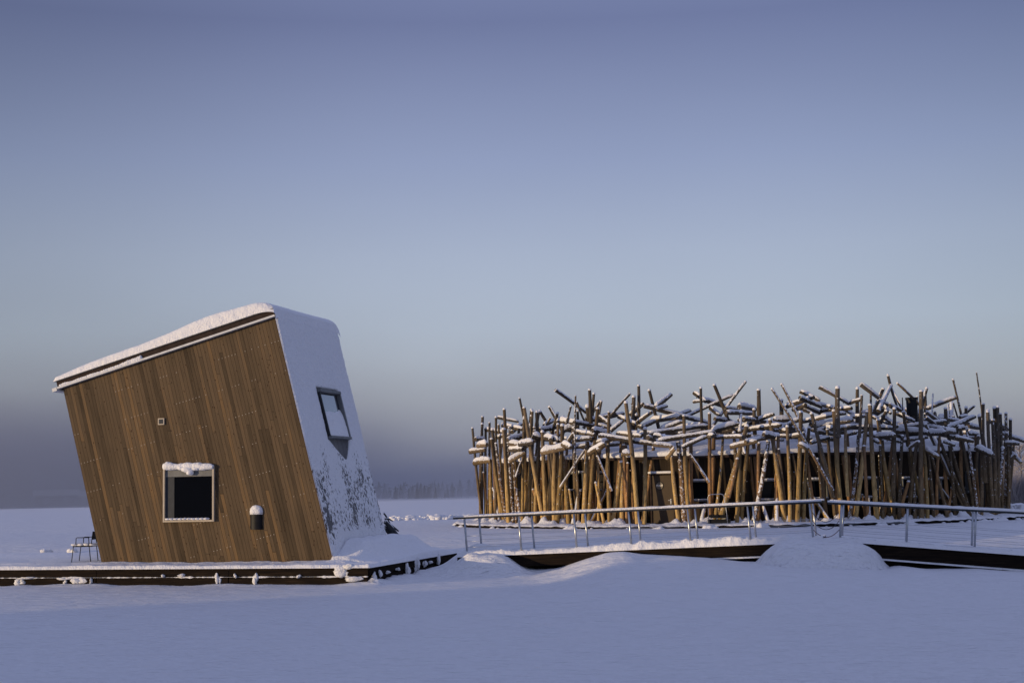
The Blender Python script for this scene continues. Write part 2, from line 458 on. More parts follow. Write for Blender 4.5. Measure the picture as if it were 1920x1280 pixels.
def log_mat(name, low, high, frost):
    """weathered pine pole: fresher gold bark low down, greyer wood high up, snow crystals stuck on"""
    m, nt, b = mat_new(name)
    L = nt.links.new
    geo = N(nt, 'ShaderNodeNewGeometry')
    sep = N(nt, 'ShaderNodeSeparateXYZ'); L(geo.outputs['Position'], sep.inputs[0])
    oi = N(nt, 'ShaderNodeObjectInfo')
    tc = N(nt, 'ShaderNodeTexCoord')
    mp = N(nt, 'ShaderNodeMapping'); mp.inputs['Scale'].default_value = (9, 9, 2.6)
    L(tc.outputs['Object'], mp.inputs[0])
    cs = N(nt, 'ShaderNodeVectorMath', operation='ADD'); L(mp.outputs[0], cs.inputs[0])
    rm = N(nt, 'ShaderNodeMath', operation='MULTIPLY', i_1=50.0); L(oi.outputs['Random'], rm.inputs[0]); L(rm.outputs[0], cs.inputs[1])
    nz = N(nt, 'ShaderNodeTexNoise', i_Scale=1.0, i_Detail=6.0, i_Roughness=0.65); L(cs.outputs[0], nz.inputs['Vector'])
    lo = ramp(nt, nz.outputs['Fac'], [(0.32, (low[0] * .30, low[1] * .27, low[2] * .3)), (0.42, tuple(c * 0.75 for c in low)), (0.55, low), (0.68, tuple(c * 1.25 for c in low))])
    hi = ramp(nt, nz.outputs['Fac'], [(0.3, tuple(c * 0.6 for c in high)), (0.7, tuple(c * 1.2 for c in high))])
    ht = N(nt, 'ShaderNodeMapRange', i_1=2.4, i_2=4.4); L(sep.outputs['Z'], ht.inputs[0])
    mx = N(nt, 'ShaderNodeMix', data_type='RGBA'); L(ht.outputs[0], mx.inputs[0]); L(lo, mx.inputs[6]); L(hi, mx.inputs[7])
    # knots
    v = N(nt, 'ShaderNodeTexVoronoi', i_Scale=3.2); L(cs.outputs[0], v.inputs['Vector'])
    kn = ramp(nt, v.outputs['Distance'], [(0.10, (0.25, 0.25, 0.25)), (0.2, (1, 1, 1))])
    mk = N(nt, 'ShaderNodeMix', data_type='RGBA', blend_type='MULTIPLY', i_0=1.0); L(mx.outputs[2], mk.inputs[6]); L(kn, mk.inputs[7])
    # per-log brightness
    br = N(nt, 'ShaderNodeMapRange', i_1=0.0, i_2=1.0, i_3=0.55, i_4=1.2); L(oi.outputs['Random'], br.inputs[0])
    mb = N(nt, 'ShaderNodeMix', data_type='RGBA', blend_type='MULTIPLY', i_0=1.0); L(mk.outputs[2], mb.inputs[6]); L(br.outputs[0], mb.inputs[7])
    # frost stuck to the bark
    fz = N(nt, 'ShaderNodeTexNoise', i_Scale=9.0, i_Detail=5.0, i_Roughness=0.7); L(tc.outputs['Object'], fz.inputs['Vector'])
    ns = N(nt, 'ShaderNodeSeparateXYZ'); L(geo.outputs['Normal'], ns.inputs[0])
    ad = N(nt, 'ShaderNodeMath', operation='MULTIPLY_ADD', i_1=0.35); L(ns.outputs['Z'], ad.inputs[0]); L(fz.outputs['Fac'], ad.inputs[2])
    fr = ramp(nt, ad.outputs[0], [(frost, (0, 0, 0)), (frost + 0.03, (1, 1, 1))])
    mf = N(nt, 'ShaderNodeMix', data_type='RGBA'); L(fr, mf.inputs[0]); L(mb.outputs[2], mf.inputs[6]); mf.inputs[7].default_value = (0.75, 0.76, 0.8, 1)
    L(mf.outputs[2], b.inputs['Base Color'])
    b.inputs['Roughness'].default_value = 0.8
    b.inputs['Specular IOR Level'].default_value = 0.10
    bump(nt, b, [(nz.outputs['Fac'], 0.06), (fz.outputs['Fac'], 0.02)], strength=0.9)
    return m
M['log'] = log_mat('pine_log', (0.54, 0.36, 0.145), (0.19, 0.14, 0.09), 0.685)
M['log_red'] = log_mat('red_pine_log', (0.42, 0.235, 0.105), (0.17, 0.115, 0.075), 0.70)
M['log_grey'] = log_mat('frosted_grey_log', (0.20, 0.14, 0.078), (0.105, 0.085, 0.066), 0.672)  # darker copy of pine_log: shade on the unlit logs put into the colour
M['log_frost'] = log_mat('snow_plastered_log', (0.26, 0.16, 0.08), (0.12, 0.095, 0.07), 0.57)
M['log_end'] = plain('sawn_end', (0.10, 0.07, 0.05), 0.8)

# ------------------------------------------------------------------ fractal noise for heights
def fbm(x, y, s, oct=3, seed=0.0):
    v = 0.0; a = 1.0
    for o in range(oct):
        v += a * noise.noise(Vector((x * s + seed, y * s - seed, seed * 0.37)))
        s *= 2.07; a *= 0.5
    return v
def sm(a, b, x):
    t = min(1, max(0, (x - a) / (b - a))) if a != b else float(x > a)
    return t * t * (3 - 2 * t)

A15 = math.radians(15)
Udir = Vector((-math.cos(A15), math.sin(A15), 0))    # towards the left along the fronts
Vdir = Vector((math.sin(A15), math.cos(A15), 0))     # into the depth
P0 = Vector((-4.28, 41.5, 0.54))                     # right front corner of the cabin deck
# near edge of the footbridge
def bridge_y(x):
    return 42.3 - (x - 8.8) * math.tan(A15)
BL_X, BR_X = P(828, 1035, 46.0).x, 8.95
CREST = [(830, -0.05), (897, -0.1), (939, -0.06), (991, 0.03), (1043, 0.20), (1095, 0.50), (1130, 0.66), (1162, 0.68), (1194, 0.60), (1267, 0.55), (1329, 0.46),
         (1377, 0.38), (1412, 0.35), (1480, 0.30), (1640, 0.14), (1670, 0.22), (1718, 0.12), (1819, 0.12), (1870, 0.06), (1960, 0.05)]
CREST = [((px - 960) / FPX * (44 - (px - 960) / 550 * 2.0), z) for px, z in CREST]
CX = [c[0] for c in CREST]; CZ = [c[1] for c in CREST]
def crest(x):
    return float(np.interp(x, CX, CZ))
def ground_z(x, y):
    base = 0.74 * sm(46.5, 60, y) + 0.16 * sm(80, 140, y)
    if y > 300:
        base += 0
    z = base + 0.05 * fbm(x, y, 0.07, 2, 3.0) + 0.018 * fbm(x, y, 0.35, 3, 9.0) * (1 if y > 14 else 1)
    if 13 < y < 42:
        z += 0.022 * noise.noise(Vector((x * 0.55, y * 2.1, 0.5))) * (0.5 + noise.noise(Vector((x * .15, y * .2, 7)))) + 0.012 * noise.noise(Vector((x * 1.6, y * 3.6, 2.5)))
    # bank in front of the bridge
    yb = bridge_y(x)
    d = yb - y
    if -1.5 < d < 16 and x > -4.5:
        cz = crest(x)
        k = 1.0 if d < 0.6 and d > 0 else (sm(-1.2, 0, d) if d <= 0 else math.exp(-((d - 0.6) / 5.5) ** 1.3))
        z = z * (1 - k) + (cz + 0.02 * fbm(x, y, 0.9, 2, 5.0)) * k
    # diagonal crest that comes forward at the left end of the bank
    # snow filling the gap between deck and bridge
    g = math.exp(-(((x + 1.15) / 1.15) ** 2 + ((y - 46.0) / 1.3) ** 2))
    z += 0.92 * g * (1 + 0.12 * noise.noise(Vector((x * 2, y * 2, 0))))
    g = math.exp(-(((x + 0.1) / 1.1) ** 2 + ((y - 44.9) / 0.7) ** 2))
    z += 0.15 * g
    lx_ = x + 0.25 * noise.noise(Vector((y * 1.5, 3, 0)))
    g = math.exp(-(abs((lx_ + 1.0) / 1.25) ** 3) - abs((y - bridge_y(x) + 0.25) / 0.75) ** 3)
    z = max(z, g * (0.66 + 0.14 * fbm(x, y, 1.3, 3, 12.0)))
    # mound at the joint of the two bridge sections
    rx = (x - 8.78 + 0.25 * noise.noise(Vector((y * .8, 0, 4)))) / 1.95; ry = (y - (bridge_y(8.78) - 0.40)) / 1.25
    q = abs(rx) ** 2.6 + abs(ry) ** 2.4
    if q < 1.6:
        z = max(z, 1.03 * max(0, 1 - q ** 1.3) ** 0.6 + 0.11 * fbm(x, y, 0.7, 3, 2.0)) if q < 1 else z
    # snow banked against the cabin deck
    rel = Vector((x - P0.x, y - P0.y, 0))
    u = rel.dot(Udir); v = rel.dot(Vdir)
    if -0.2 < v < 9 and -2.5 < u < 0:
        z += 0.20 * math.exp(-((-u) / 0.5) ** 2) * (0.6 + 0.6 * noise.noise(Vector((v * 1.3, 4, 0)))) * sm(9, 3, v)
    if v < 0 and v > -2 and u > -0.5:
        z += 0.10 * math.exp(-(-v / 0.45) ** 2) * (0.35 + 0.9 * noise.noise(Vector((u * 0.9, 1.5, 0))))
    return z
# ------------------------------------------------------------------ ground
def ax(parts):
    out = []
    for a, b, s in parts:
        n = max(1, int(round((b - a) / s)))
        out += [a + (b - a) * i / n for i in range(n)]
    out.append(parts[-1][1])
    return np.array(out)
gx = ax([(-1500, -200, 130), (-200, -60, 14), (-60, -22, 1.6), (-22, -16, 0.4), (-16, -6, 0.2), (-6, 16, 0.14), (16, 30, 0.4), (30, 80, 2.5), (80, 200, 14), (200, 1500, 130)])
gy = ax([(-60, 8, 4), (8, 14, 0.5), (14, 24, 0.10), (24, 36, 0.16), (36, 47.5, 0.11), (47.5, 64, 0.4), (64, 110, 1.5), (110, 260, 7), (260, 1500, 90)])
GX, GY = np.meshgrid(gx, gy, indexing='ij')
GZ = np.array([[ground_z(x, y) for y in gy] for x in gx])
ground = tag(grid_obj('snow_ground', GX, GY, GZ, M['snow_ground']), kind='structure')
ground['label'] = 'snow covered river ice and bank'

# ------------------------------------------------------------------ cabin deck
deck = empty('timber_deck', P0)
tag(deck, 'dark timber floating deck with snow on top, under the leaning cabin', 'deck')
def DK(u, v, z):                   # deck coordinates -> world
    p = P0 + Udir * u + Vdir * v
    return Vector((p.x, p.y, z))
mb = MB()
mb.hexa([DK(0, 0.0, 0.27), DK(0, 9, 0.27), DK(26, 9, 0.27), DK(26, 0.0, 0.27)], [DK(0, 0, 0.50), DK(0, 9, 0.50), DK(26, 9, 0.50), DK(26, 0, 0.50)])
put(mb.build('deck_boards', M['beam']), deck)
for i in range(6):
    mb = MB()
    a = i * 4.4; b2 = a + 4.385
    mb.hexa([DK(a, -0.05, 0.26), DK(a, -0.003, 0.26), DK(b2, -0.003, 0.26), DK(b2, -0.05, 0.26)], [DK(a, -0.05, 0.53), DK(a, -0.003, 0.53), DK(b2, -0.003, 0.53), DK(b2, -0.05, 0.53)])
    put(mb.build('edge_board', M['beam']), deck)
    mb = MB()
    mb.hexa([DK(a + .02, -0.05, -0.25), DK(a + .02, 0.3, -0.25), DK(b2, 0.3, -0.25), DK(b2, -0.05, -0.25)], [DK(a + .02, -0.05, 0.235), DK(a + .02, 0.3, 0.235), DK(b2, 0.3, 0.235), DK(b2, -0.05, 0.235)])
    put(mb.build('float_beam', M['beam']), deck)
for i in range(3):
    mb = MB()
    a = i * 3.0; b2 = a + 2.98
    mb.hexa([DK(-0.05, a, 0.26), DK(-0.05, b2, 0.26), DK(-0.003, b2, 0.26), DK(-0.003, a, 0.26)], [DK(-0.05, a, 0.53), DK(-0.05, b2, 0.53), DK(-0.003, b2, 0.53), DK(-0.003, a, 0.53)])
    put(mb.build('edge_board', M['beam']), deck)
    mb = MB()
    mb.hexa([DK(-0.02, a + .31, -0.25), DK(-0.02, b2, -0.25), DK(0.3, b2, -0.25), DK(0.3, a + .31, -0.25)], [DK(-0.02, a + .31, 0.235), DK(-0.02, b2, 0.235), DK(0.3, b2, 0.235), DK(0.3, a + .31, 0.235)])
    put(mb.build('float_beam', M['beam']), deck)

# cabin corners (front wall in the vertical plane along Udir)
C0 = DK(1.02, 1.25, 0.52)
nF = Vdir
def FW(px, py, off=0.0):           # a point of the front wall plane, off metres in front of it
    return on_plane(px, py, C0 - Vdir * off, nF)
cBR = FW(628, 1049); cBR.z = 0.50
cBL = FW(192, 1053); cBL.z = 0.50
cTL = FW(118, 727); cTR = FW(517, 594)
DEP = 4.9
# snow on the deck with the drift against the cabin's right wall
us = ax([(-0.10, 4, 0.06), (4, 10, 0.12), (10, 26, 0.4)])
vs_ = ax([(-0.10, 1.6, 0.05), (1.6, 9.1, 0.12)])
DX = np.zeros((len(us), len(vs_))); DY = DX.copy(); DZ = DX.copy()
for i, u in enumerate(us):
    for j, v in enumerate(vs_):
        h = 0.045 + 0.02 * fbm(u, v, 2.5, 3, 1.0) + 0.02 * fbm(u, v, 0.8, 2, 7.0)
        if v < 1.25 and u > 1: h += 0.03 * math.exp(-((1.2 - v) / 0.12) ** 2) + 0.05 * max(0, noise.noise(Vector((u * 1.7, 3.3, 0)))) * math.exp(-((1.0 - v) / 0.25) ** 2)
        # pile by the right corner of the front wall
        h += 0.07 * math.exp(-(((u - 1.5) / 0.55) ** 2 + ((v - 1.0) / 0.25) ** 2))
        dr = 1.02 - u
        # drift
        if v > 1.1 and v < 8.5:
            hh = 0.52 * sm(1.15, 2.6, v) * sm(8.0, 6.3, v) + 0.10
            wdt = 0.42 + 0.25 * sm(2, 5, v)
            h += hh * (math.exp(-(max(0, dr - 0.02) / wdt) ** 1.6) if dr > -0.8 else 1) * (1 + 0.1 * fbm(u, v, 1.8, 2, 4.0)) * (1 if u < 1.6 else 0)
        e = min(u + 0.10, v + 0.10)
        h *= sm(0, 0.05, e)
        ed = noise.noise(Vector((u * 4, v * 4, 5))) * 0.02
        p = P0 + Udir * (u + (ed if u < 0 else 0)) + Vdir * (v + (ed if v < 0 else 0))
        DX[i, j] = p.x; DY[i, j] = p.y
        DZ[i, j] = 0.512 + h + (0.03 if e > 0.04 else -0.03)
put(grid_obj('snow_layer', DX, DY, DZ, M['snow']), deck)
# clumps of snow stuck on the beams
def clump(c, r, seed, parent, name='snow_clump'):
    mb = MB()
    c = Vector(c)
    rr = random.Random(seed)
    for k in range(4):
        d = Vector((rr.uniform(-1, 1) * r[0] * 0.6, rr.uniform(-0.5, 0.3) * r[1] * 0.5, rr.uniform(-1, 1) * r[2] * 0.5))
        q = rr.uniform(0.5, 0.8)
        mb.blob(c + d, (r[0] * q, r[1] * q, r[2] * q), seed + k, 0.5, 10, 8, 2.0)
    return put(mb.build(name, M['snow_rough'], smooth=True), parent)
for k, (px, py, rx, rz) in enumerate([(38, 1090, .15, .09), (55, 1083, .3, .03), (128, 1084, .3, .04), (148, 1090, .26, .12), (171, 1090, .04, .12), (122, 1091, .06, .06), (340, 1078, .11, .05), (306, 1079, .06, .04),
                                      (409, 1084, .09, .16), (441, 1079, .05, .07), (478, 1083, .09, .17), (560, 1080, .08, .05), (640, 1072, .27, .16), (655, 1062, .17, .08), (668, 1087, .3, .09)]):
    clump(on_plane(px, py, P0 - Vdir * 0.06, Vdir), (rx, 0.09, rz), 100 + k, deck)
n = 500
X = np.zeros((n + 1, 5)); Y = X.copy(); Z = X.copy()
for i in range(n + 1):
    u = 19.0 * i / n
    q = max(0.0, noise.noise(Vector((u * 1.3, 2, 0))) + 0.5 * noise.noise(Vector((u * 7, 5, 0))) + 0.12)
    for j, (v, z) in enumerate(((-.004, 0.236), (-.004, 0.238 + .055 * q), (-.03, 0.238 + .06 * q), (-.055 - .02 * q, 0.236 + .03 * q), (-.055 - .02 * q, 0.232 - .05 * q))):
        X[i, j], Y[i, j], Z[i, j] = DK(u, v, z)
put(grid_obj('ledge_snow', X, Y, Z, M['snow_rough']), deck)
for k, (px, py, rx, rz) in enumerate([(700, 1082, .12, .2), (712, 1074, .08, .12), (728, 1072, .2, .05), (745, 1066, .2, .05), (763, 1068, .09, .2), (781, 1057, .10, .25), (795, 1058, .08, .12), (806, 1054, .15, .05), (822, 1046, .14, .2)]):
    clump(on_plane(px, py, P0 - Udir * 0.08, Udir), (0.09, rx, rz), 140 + k, deck)

# ------------------------------------------------------------------ leaning cabin
cab = empty('leaning_cabin', ((cBR + cBL) / 2))
tag(cab, 'tall leaning brown timber cabin with sloping snowy roof on the left deck', 'cabin')
def bil(a, b, c, d, s, t):
    return (a * (1 - s) + b * s) * (1 - t) + (d * (1 - s) + c * s) * t
def quad_wall(name, bl, br, tr, tl, thick, n, mat, ns=40):
    """wall with UV in metres; leaning boards follow the side edges"""
    mb = MB(); uv = []
    wB = (br - bl).length; hL = (tl - bl).length; hR = (tr - br).length
    th = n * thick
    for k in range(ns + 1):
        s = k / ns
        b = bl.lerp(br, s); t = tl.lerp(tr, s)
        h = hL * (1 - s) + hR * s
        sk = (b - bl).length
        mb.v += [tuple(b), tuple(t), tuple(b - th), tuple(t - th)]
        uv += [(sk, 0), (sk, h), (sk, 0), (sk, h)]
    for k in range(ns):
        o = 4 * k
        mb.f += [(o, o + 4, o + 5, o + 1), (o + 6, o + 2, o + 3, o + 7), (o + 1, o + 5, o + 7, o + 3), (o + 4, o, o + 2, o + 6)]
    mb.f += [(0, 1, 3, 2), (4 * ns + 1, 4 * ns, 4 * ns + 2, 4 * ns + 3)]
    mb.uv = uv
    o = mb.build(name, mat)
    return o
put(quad_wall('front_wall', cBL, cBR, cTR, cTL, 0.06, -Vdir, M['cladding']), cab)
eps = Vdir * 0.061
bBR = cBR + Vdir * DEP; bTR = cTR + Vdir * DEP + Vector((0, 0, 0.05)); bBL = cBL + Vdir * DEP; bTL = cTL + Vdir * DEP
nS = (cTR - cBR).cross(Vdir).normalized()
if nS.x < 0: nS = -nS
put(quad_wall('right_wall', cBR + eps, bBR, bTR, cTR + eps, 0.06, nS, M['grey_boards']), cab)
nL = (cTL - cBL).cross(Vdir).normalized()
if nL.x > 0: nL = -nL
put(quad_wall('left_wall', bBL, cBL + eps, cTL + eps, bTL, 0.06, nL, M['grey_boards']), cab)
put(quad_wall('back_wall', bBR - Vdir * .02, bBL - Vdir * .02, bTL - Vdir * .02, bTR - Vdir * .02, 0.06, Vdir, M['grey_boards']), cab)
# corner trim on the right front edge, catching the light
# roof: slab with fascia, white flashing
along = (cTR - cTL).normalized()
nR = Vector((0, 0, 1)) - along * along.z
nR = along.cross(Vdir)
if nR.z < 0: nR = -nR
nR.normalize()
LR = (cTR - cTL).length
def RF(a, v, h):                  # a metres from the left top corner along the roof, v depth, h above
    return cTL + along * a + Vdir * v + nR * h
def slab(name, a0, a1, v0, v1, h0, h1, mat):
    mb = MB()
    mb.hexa([RF(a0, v0, h0), RF(a1, v0, h0), RF(a1, v1, h0), RF(a0, v1, h0)], [RF(a0, v0, h1), RF(a1, v0, h1), RF(a1, v1, h1), RF(a0, v1, h1)])
    return mb.build(name, mat)
roof = put(slab('roof', -0.13, LR + 0.02, -0.02, DEP + 0.1, 0.003, 0.26, M['fascia']), cab)
put(slab('flashing', -0.16, LR + 0.03, -0.15, -0.022, -0.005, 0.055, M['white_metal']), cab)
put(slab('fascia_board', -0.13, LR + 0.0, -0.09, -0.022, 0.06, 0.235, M['fascia']), cab)
put(slab('roof_edge', -0.15, LR + 0.03, -0.14, -0.022, 0.237, 0.265, M['frame_grey']), cab)
put(slab('gutter', -0.30, -0.132, -0.16, DEP, -0.06, 0.05, M['white_metal']), cab)
# snow ridge lying on the flashing
mb = MB()
for i in range(40):
    a = 0.05 + i * 0.085
    if a > 2.95: break
    hgt = 0.045 + 0.02 * noise.noise(Vector((a * 3, 0, 0))) + (0.05 * sm(1.9, 2.9, a))
    mb.blob(RF(a, -0.12, 0.05 + hgt * 0.3), (0.09, 0.04, hgt), i, 0.25, 8, 6)
put(mb.build('flashing_snow', M['snow_rough'], smooth=True), cab)
# roof snow
na, nv = 120, 56
A = np.zeros((na + 1, nv + 1)); RX = A.copy(); RY = A.copy(); RZ = A.copy()
a_lo, a_hi, v_lo, v_hi = -0.20, LR + 0.02, -0.16, DEP + 0.15
for i in range(na + 1):
    si = i / na
    for j in range(nv + 1):
        sj = j / nv
        a = a_lo + (a_hi - a_lo) * si
        v = v_lo + (v_hi - v_lo) * (sj ** 1.3)
        t = float(np.interp(a / LR, [0, .1, .2, .38, .52, .62, .70, .78, .9, 1.0], [.17, .24, .28, .29, .35, .43, .46, .46, .40, .32]))
        t *= 1 + 0.05 * fbm(a, v, 0.8, 3, 2.0)
        ov = max(0.0, (si - 0.90) / 0.10)      # last rows hang down over the right wall
        e = min((a - a_lo) / 0.22, (v - v_lo) / 0.22, (v_hi - v) / 0.3)
        e = max(0, min(1, e))
        if ov > 0:
            ang = ov * math.pi * 0.62
            a = a_lo + (a_hi - a_lo) * 0.90; rad = (LR + 0.07 - a)
        t2 = t * (1 - (1 - e) ** 2) ** 0.55
        p = RF(a, v, 0.262 + t2)
        if ov > 0:
            p = RF(a + rad * math.sin(min(ang, math.pi / 2)), v, (0.262 + t2) - (1 - math.cos(min(ang, math.pi / 2))) * (0.20 + t2 * .5) - max(0, ang - math.pi / 2) * (0.7 + 0.3 * noise.noise(Vector((v * 2, 0, 0)))))
        elif e <= 0:
            p = RF(a, v, 0.255)
        RX[i, j], RY[i, j], RZ[i, j] = p
put(grid_obj('roof_snow', RX, RY, RZ, M['snow']), cab)
# side wall frame of reference
def SW(a, b, off=0.0):
    """a metres into depth, b 0..1 from bottom to top"""
    p = (cBR + Vdir * a).lerp(cTR + Vdir * a, b)
    return p + nS * (off)
def SWab(px, py):
    q = on_plane(px, py, cBR, nS)
    b = (q.z - cBR.z) / (cTR.z - cBR.z)
    a = (q - cBR.lerp(cTR, b)).dot(Vdir)
    return a, b
HS = (cTR - cBR).length
w4 = [SWab(*p) for p in ((590, 730), (632, 736), (651, 826), (616, 822))]
wa0 = (w4[0][0] + w4[3][0]) / 2; wa1 = (w4[1][0] + w4[2][0]) / 2
wb1 = (w4[0][1] + w4[1][1]) / 2; wb0 = (w4[2][1] + w4[3][1]) / 2
print('side window', w4, wa0, wa1, wb0, wb1)
# snow plastered over the side wall: real crust that dips below the boards where it has fallen off
na, nb = 190, 330
SX = np.zeros((na + 1, nb + 1)); SY = SX.copy(); SZ = SX.copy()
for i in range(na + 1):
    a = -0.015 + (DEP + 0.03) * i / na
    for j in range(nb + 1):
        b = 0.0 + 1.03 * j / nb
        h = b * HS
        fine = fbm(a * 1.0 + h * 0.22, h * 0.6, 8.5, 3, 11.0)
        big = fbm(a, h * 0.55, 0.75, 3, 21.0)
        streak = fbm(a * 1.7 + h * 0.12, h * 0.28, 1.5, 2, 31.0)
        bare = sm(0.60, 0.30, b)              # crust gets patchy low down
        t = 0.050 + 0.014 * fine + 0.02 * sm(0.8, 1.03, b)
        t = 0.05 + 0.02 * sm(.8, 1.03, b) + 0.012 * fine - bare * (0.018 + 0.040 * max(0, fine + 0.18) + 0.020 * max(0, streak + .05) + 0.022 * max(0, big))
        t += 0.035 * sm(0.14, 0.06, b)
        # always bare strip low on the front corner
        t -= (0.0 + 0.065 * max(0, fine + .05)) * math.exp(-((a - 0.30 - 0.12 * noise.noise(Vector((h * 1.5, 0, 0)))) / 0.20) ** 2) * sm(0.33, 0.12, b) * sm(0.02, 0.10, b)
        t = min(t, 0.085)
        # window opening, bare wedge under it, slit along its left side
        if wa0 - 0.06 < a < wa1 + 0.03 and wb0 - 0.004 < b < wb1 + 0.01:
            t = -0.06
        wedge = (wb0 - b) / 0.085
        if 0 <= wedge < 1:
            ca = wa0 + (wa1 - wa0) * (0.5 + 0.15 * wedge); hw = (wa1 - wa0) * 0.5 * (1 - wedge) ** 0.8
            if abs(a - ca) < hw + 0.02: t = -0.04
        e = min(a + 0.015, DEP + 0.015 - a)
        t = t * sm(0, 0.05, e) - 0.02 * (1 - sm(0, 0.05, e))
        p = SW(a, b, t)
        SX[i, j], SY[i, j], SZ[i, j] = p
put(grid_obj('wall_snow', SX, SY, SZ, M['crust']), cab)
# side window
def side_box(name, a0, a1, b0, b1, o0, o1, mat, parent):
    mb = MB()
    mb.hexa([SW(a0, b0, o0), SW(a1, b0, o0), SW(a1, b1, o0), SW(a0, b1, o0)], [SW(a0, b0, o1), SW(a1, b0, o1), SW(a1, b1, o1), SW(a0, b1, o1)])
    return put(mb.build(name, mat), parent)
win2 = side_box('side_window', wa0, wa1, wb0, wb1, 0.003, 0.006, M['reveal'], cab)
win2['label'] = 'narrow window half buried in snow on the shaded side wall'
fb = 0.012
side_box('frame', wa0, wa1, wb1 - fb, wb1, 0.008, 0.16, M['frame_grey'], cab)
side_box('frame', wa0, wa1, wb0, wb0 + fb * 0.8, 0.008, 0.16, M['frame_grey'], cab)
side_box('frame', wa1 - 0.08, wa1, wb0 + fb, wb1 - fb, 0.008, 0.14, M['frame_grey'], cab)
side_box('frame', wa0, wa0 + 0.05, wb0 + fb, wb1 - fb, 0.008, 0.12, M['dark_metal'], cab)
M['pale_glass'] = glass_mat('sky_reflecting_glass', (0.55, 0.57, 0.58), 0.06)
M['pale_glass'].node_tree.nodes['Principled BSDF'].inputs['Metallic'].default_value = 0.75
side_box('pane', wa0 + 0.05, wa1 - 0.3, wb0 + 0.03, wb1 - 0.018, 0.010, 0.03, M['pale_glass'], cab)
mb = MB()
gn = 26
G = np.zeros((gn + 1, gn + 1)); QX = G.copy(); QY = G.copy(); QZ = G.copy()
for i in range(gn + 1):
    for j in range(gn + 1):
        s = i / gn; t = j / gn
        a = wa0 + 0.07 + (wa1 - wa0 - 0.10) * s
        b = wb0 + 0.010 + (wb1 - wb0 - 0.02) * 0.66 * t
        off = 0.11 * (1 - t) ** 0.5 + 0.02 + 0.02 * fbm(a, b * HS, 2.5, 3, 4)
        if t > 0.75: off -= 0.25 * (t - 0.75) * (1.4 - s)
        p = SW(a, b, off)
        QX[i, j], QY[i, j], QZ[i, j] = p
put(grid_obj('window_snow', QX, QY, QZ, M['snow']), cab)

# front window (box frame standing proud of the wall)
rotF = Matrix.Rotation(-A15, 3, 'Z')  # local x along the wall to the right, local y into the wall
def front_box(name, px0, py0, px1, py1, o0, o1, mat, parent):
    a = FW(px0, py0); b = FW(px1, py1)
    c = (a + b) / 2
    w = (b - a).dot(-Udir); h = abs(a.z - b.z)
    c = c - Vdir * ((o0 + o1) / 2)
    mb = MB(); mb.box(c, (w, abs(o1 - o0), h), rotF)
    return put(mb.build(name, mat), parent)
win = front_box('front_window', 311, 880, 400, 973, 0.002, 0.012, M['glass'], cab)
win['label'] = 'square black window with pale frame and snow on its head'
FR = 0.10
def wall_local(px, py):
    q = FW(px, py); r = q - C0
    return r.dot(-Udir), q.z
x0, zt = wall_local(308.5, 877); x1, zb = wall_local(403.5, 977)
def fl_box(name, xa, xb, za, zb_, o0, o1, mat, parent):
    c = C0 - Udir * ((xa + xb) / 2) - Vdir * ((o0 + o1) / 2); c.z = (za + zb_) / 2
    mb = MB(); mb.box(c, (abs(xb - xa), abs(o1 - o0), abs(zb_ - za)), rotF)
    return put(mb.build(name, mat), parent)
ft = 0.055
fr = fl_box('window_frame', x0, x0 + ft, zb, zt, 0.014, FR, M['frame_paint'], cab)
fl_box('window_frame', x1 - ft, x1, zb, zt, 0.014, FR, M['frame_paint'], cab)
fl_box('window_frame', x0 + ft + .002, x1 - ft - .002, zt - ft, zt, 0.014, FR + .004, M['frame_paint'], cab)
fl_box('window_frame', x0 + ft + .002, x1 - ft - .002, zb, zb + ft, 0.014, FR + .004, M['frame_paint'], cab)
fl_box('reveal', x0 + ft + .003, x0 + ft + 0.30, zb + ft + .002, zt - ft - .24, 0.013, 0.03, M['reveal'], cab)
fl_box('reveal', x0 + ft + .003, x1 - ft - .003, zt - ft - 0.23, zt - ft - .002, 0.013, 0.035, M['frame_grey'], cab)
def lump_row(name, pts, rad, seed, parent, mat='snow', amp=0.3):
    mb = MB()
    for k, p in enumerate(pts):
        mb.blob(p, rad[k] if isinstance(rad, list) else rad, seed + k, amp, 12, 8)
    return put(mb.build(name, M[mat], smooth=True), parent)
def fpt(px, py, off):
    return FW(px, py) - Vdir * off
mb = MB()
pts = []; rads = []
for i in range(33):
    f = i / 32
    px = 309.5 + 93 * f
    hgt = 0.115 + 0.045 * noise.noise(Vector((f * 5.5, 1.3, 0))) + 0.02 * noise.noise(Vector((f * 16, 4, 0)))
    if f < .06 or f > .94: hgt *= 0.75
    pts.append(fpt(px, 874.5 - (hgt - .1) * 20 + 1.5 * noise.noise(Vector((f * 7, 9, 0))), 0.075)); rads.append(hgt)
mb.tube(pts, rads, 14)
for k, (px, py, r) in enumerate(((357, 880, (.20, .09, .11)), (360, 885, (.12, .08, .10)), (346, 877, (.16, .09, .07)), (372, 878, (.13, .09, .07)))):
    mb.blob(fpt(px, py, .13), r, 40 + k, .25, 14, 10)
put(mb.build('window_snow', M['snow'], smooth=True), cab)
lump_row('window_snow', [fpt(x, 972.5 - 0.01 * (x - 320), .11) for x in range(318, 398, 8)], (.10, .09, .035), 30, cab)
# small square vent
front_box('wall_vent', 297.5, 784, 309, 796, 0.002, 0.05, M['frame_paint'], cab)
front_box('vent_cover', 299.5, 786, 307, 794, 0.052, 0.058, M['reveal'], cab)
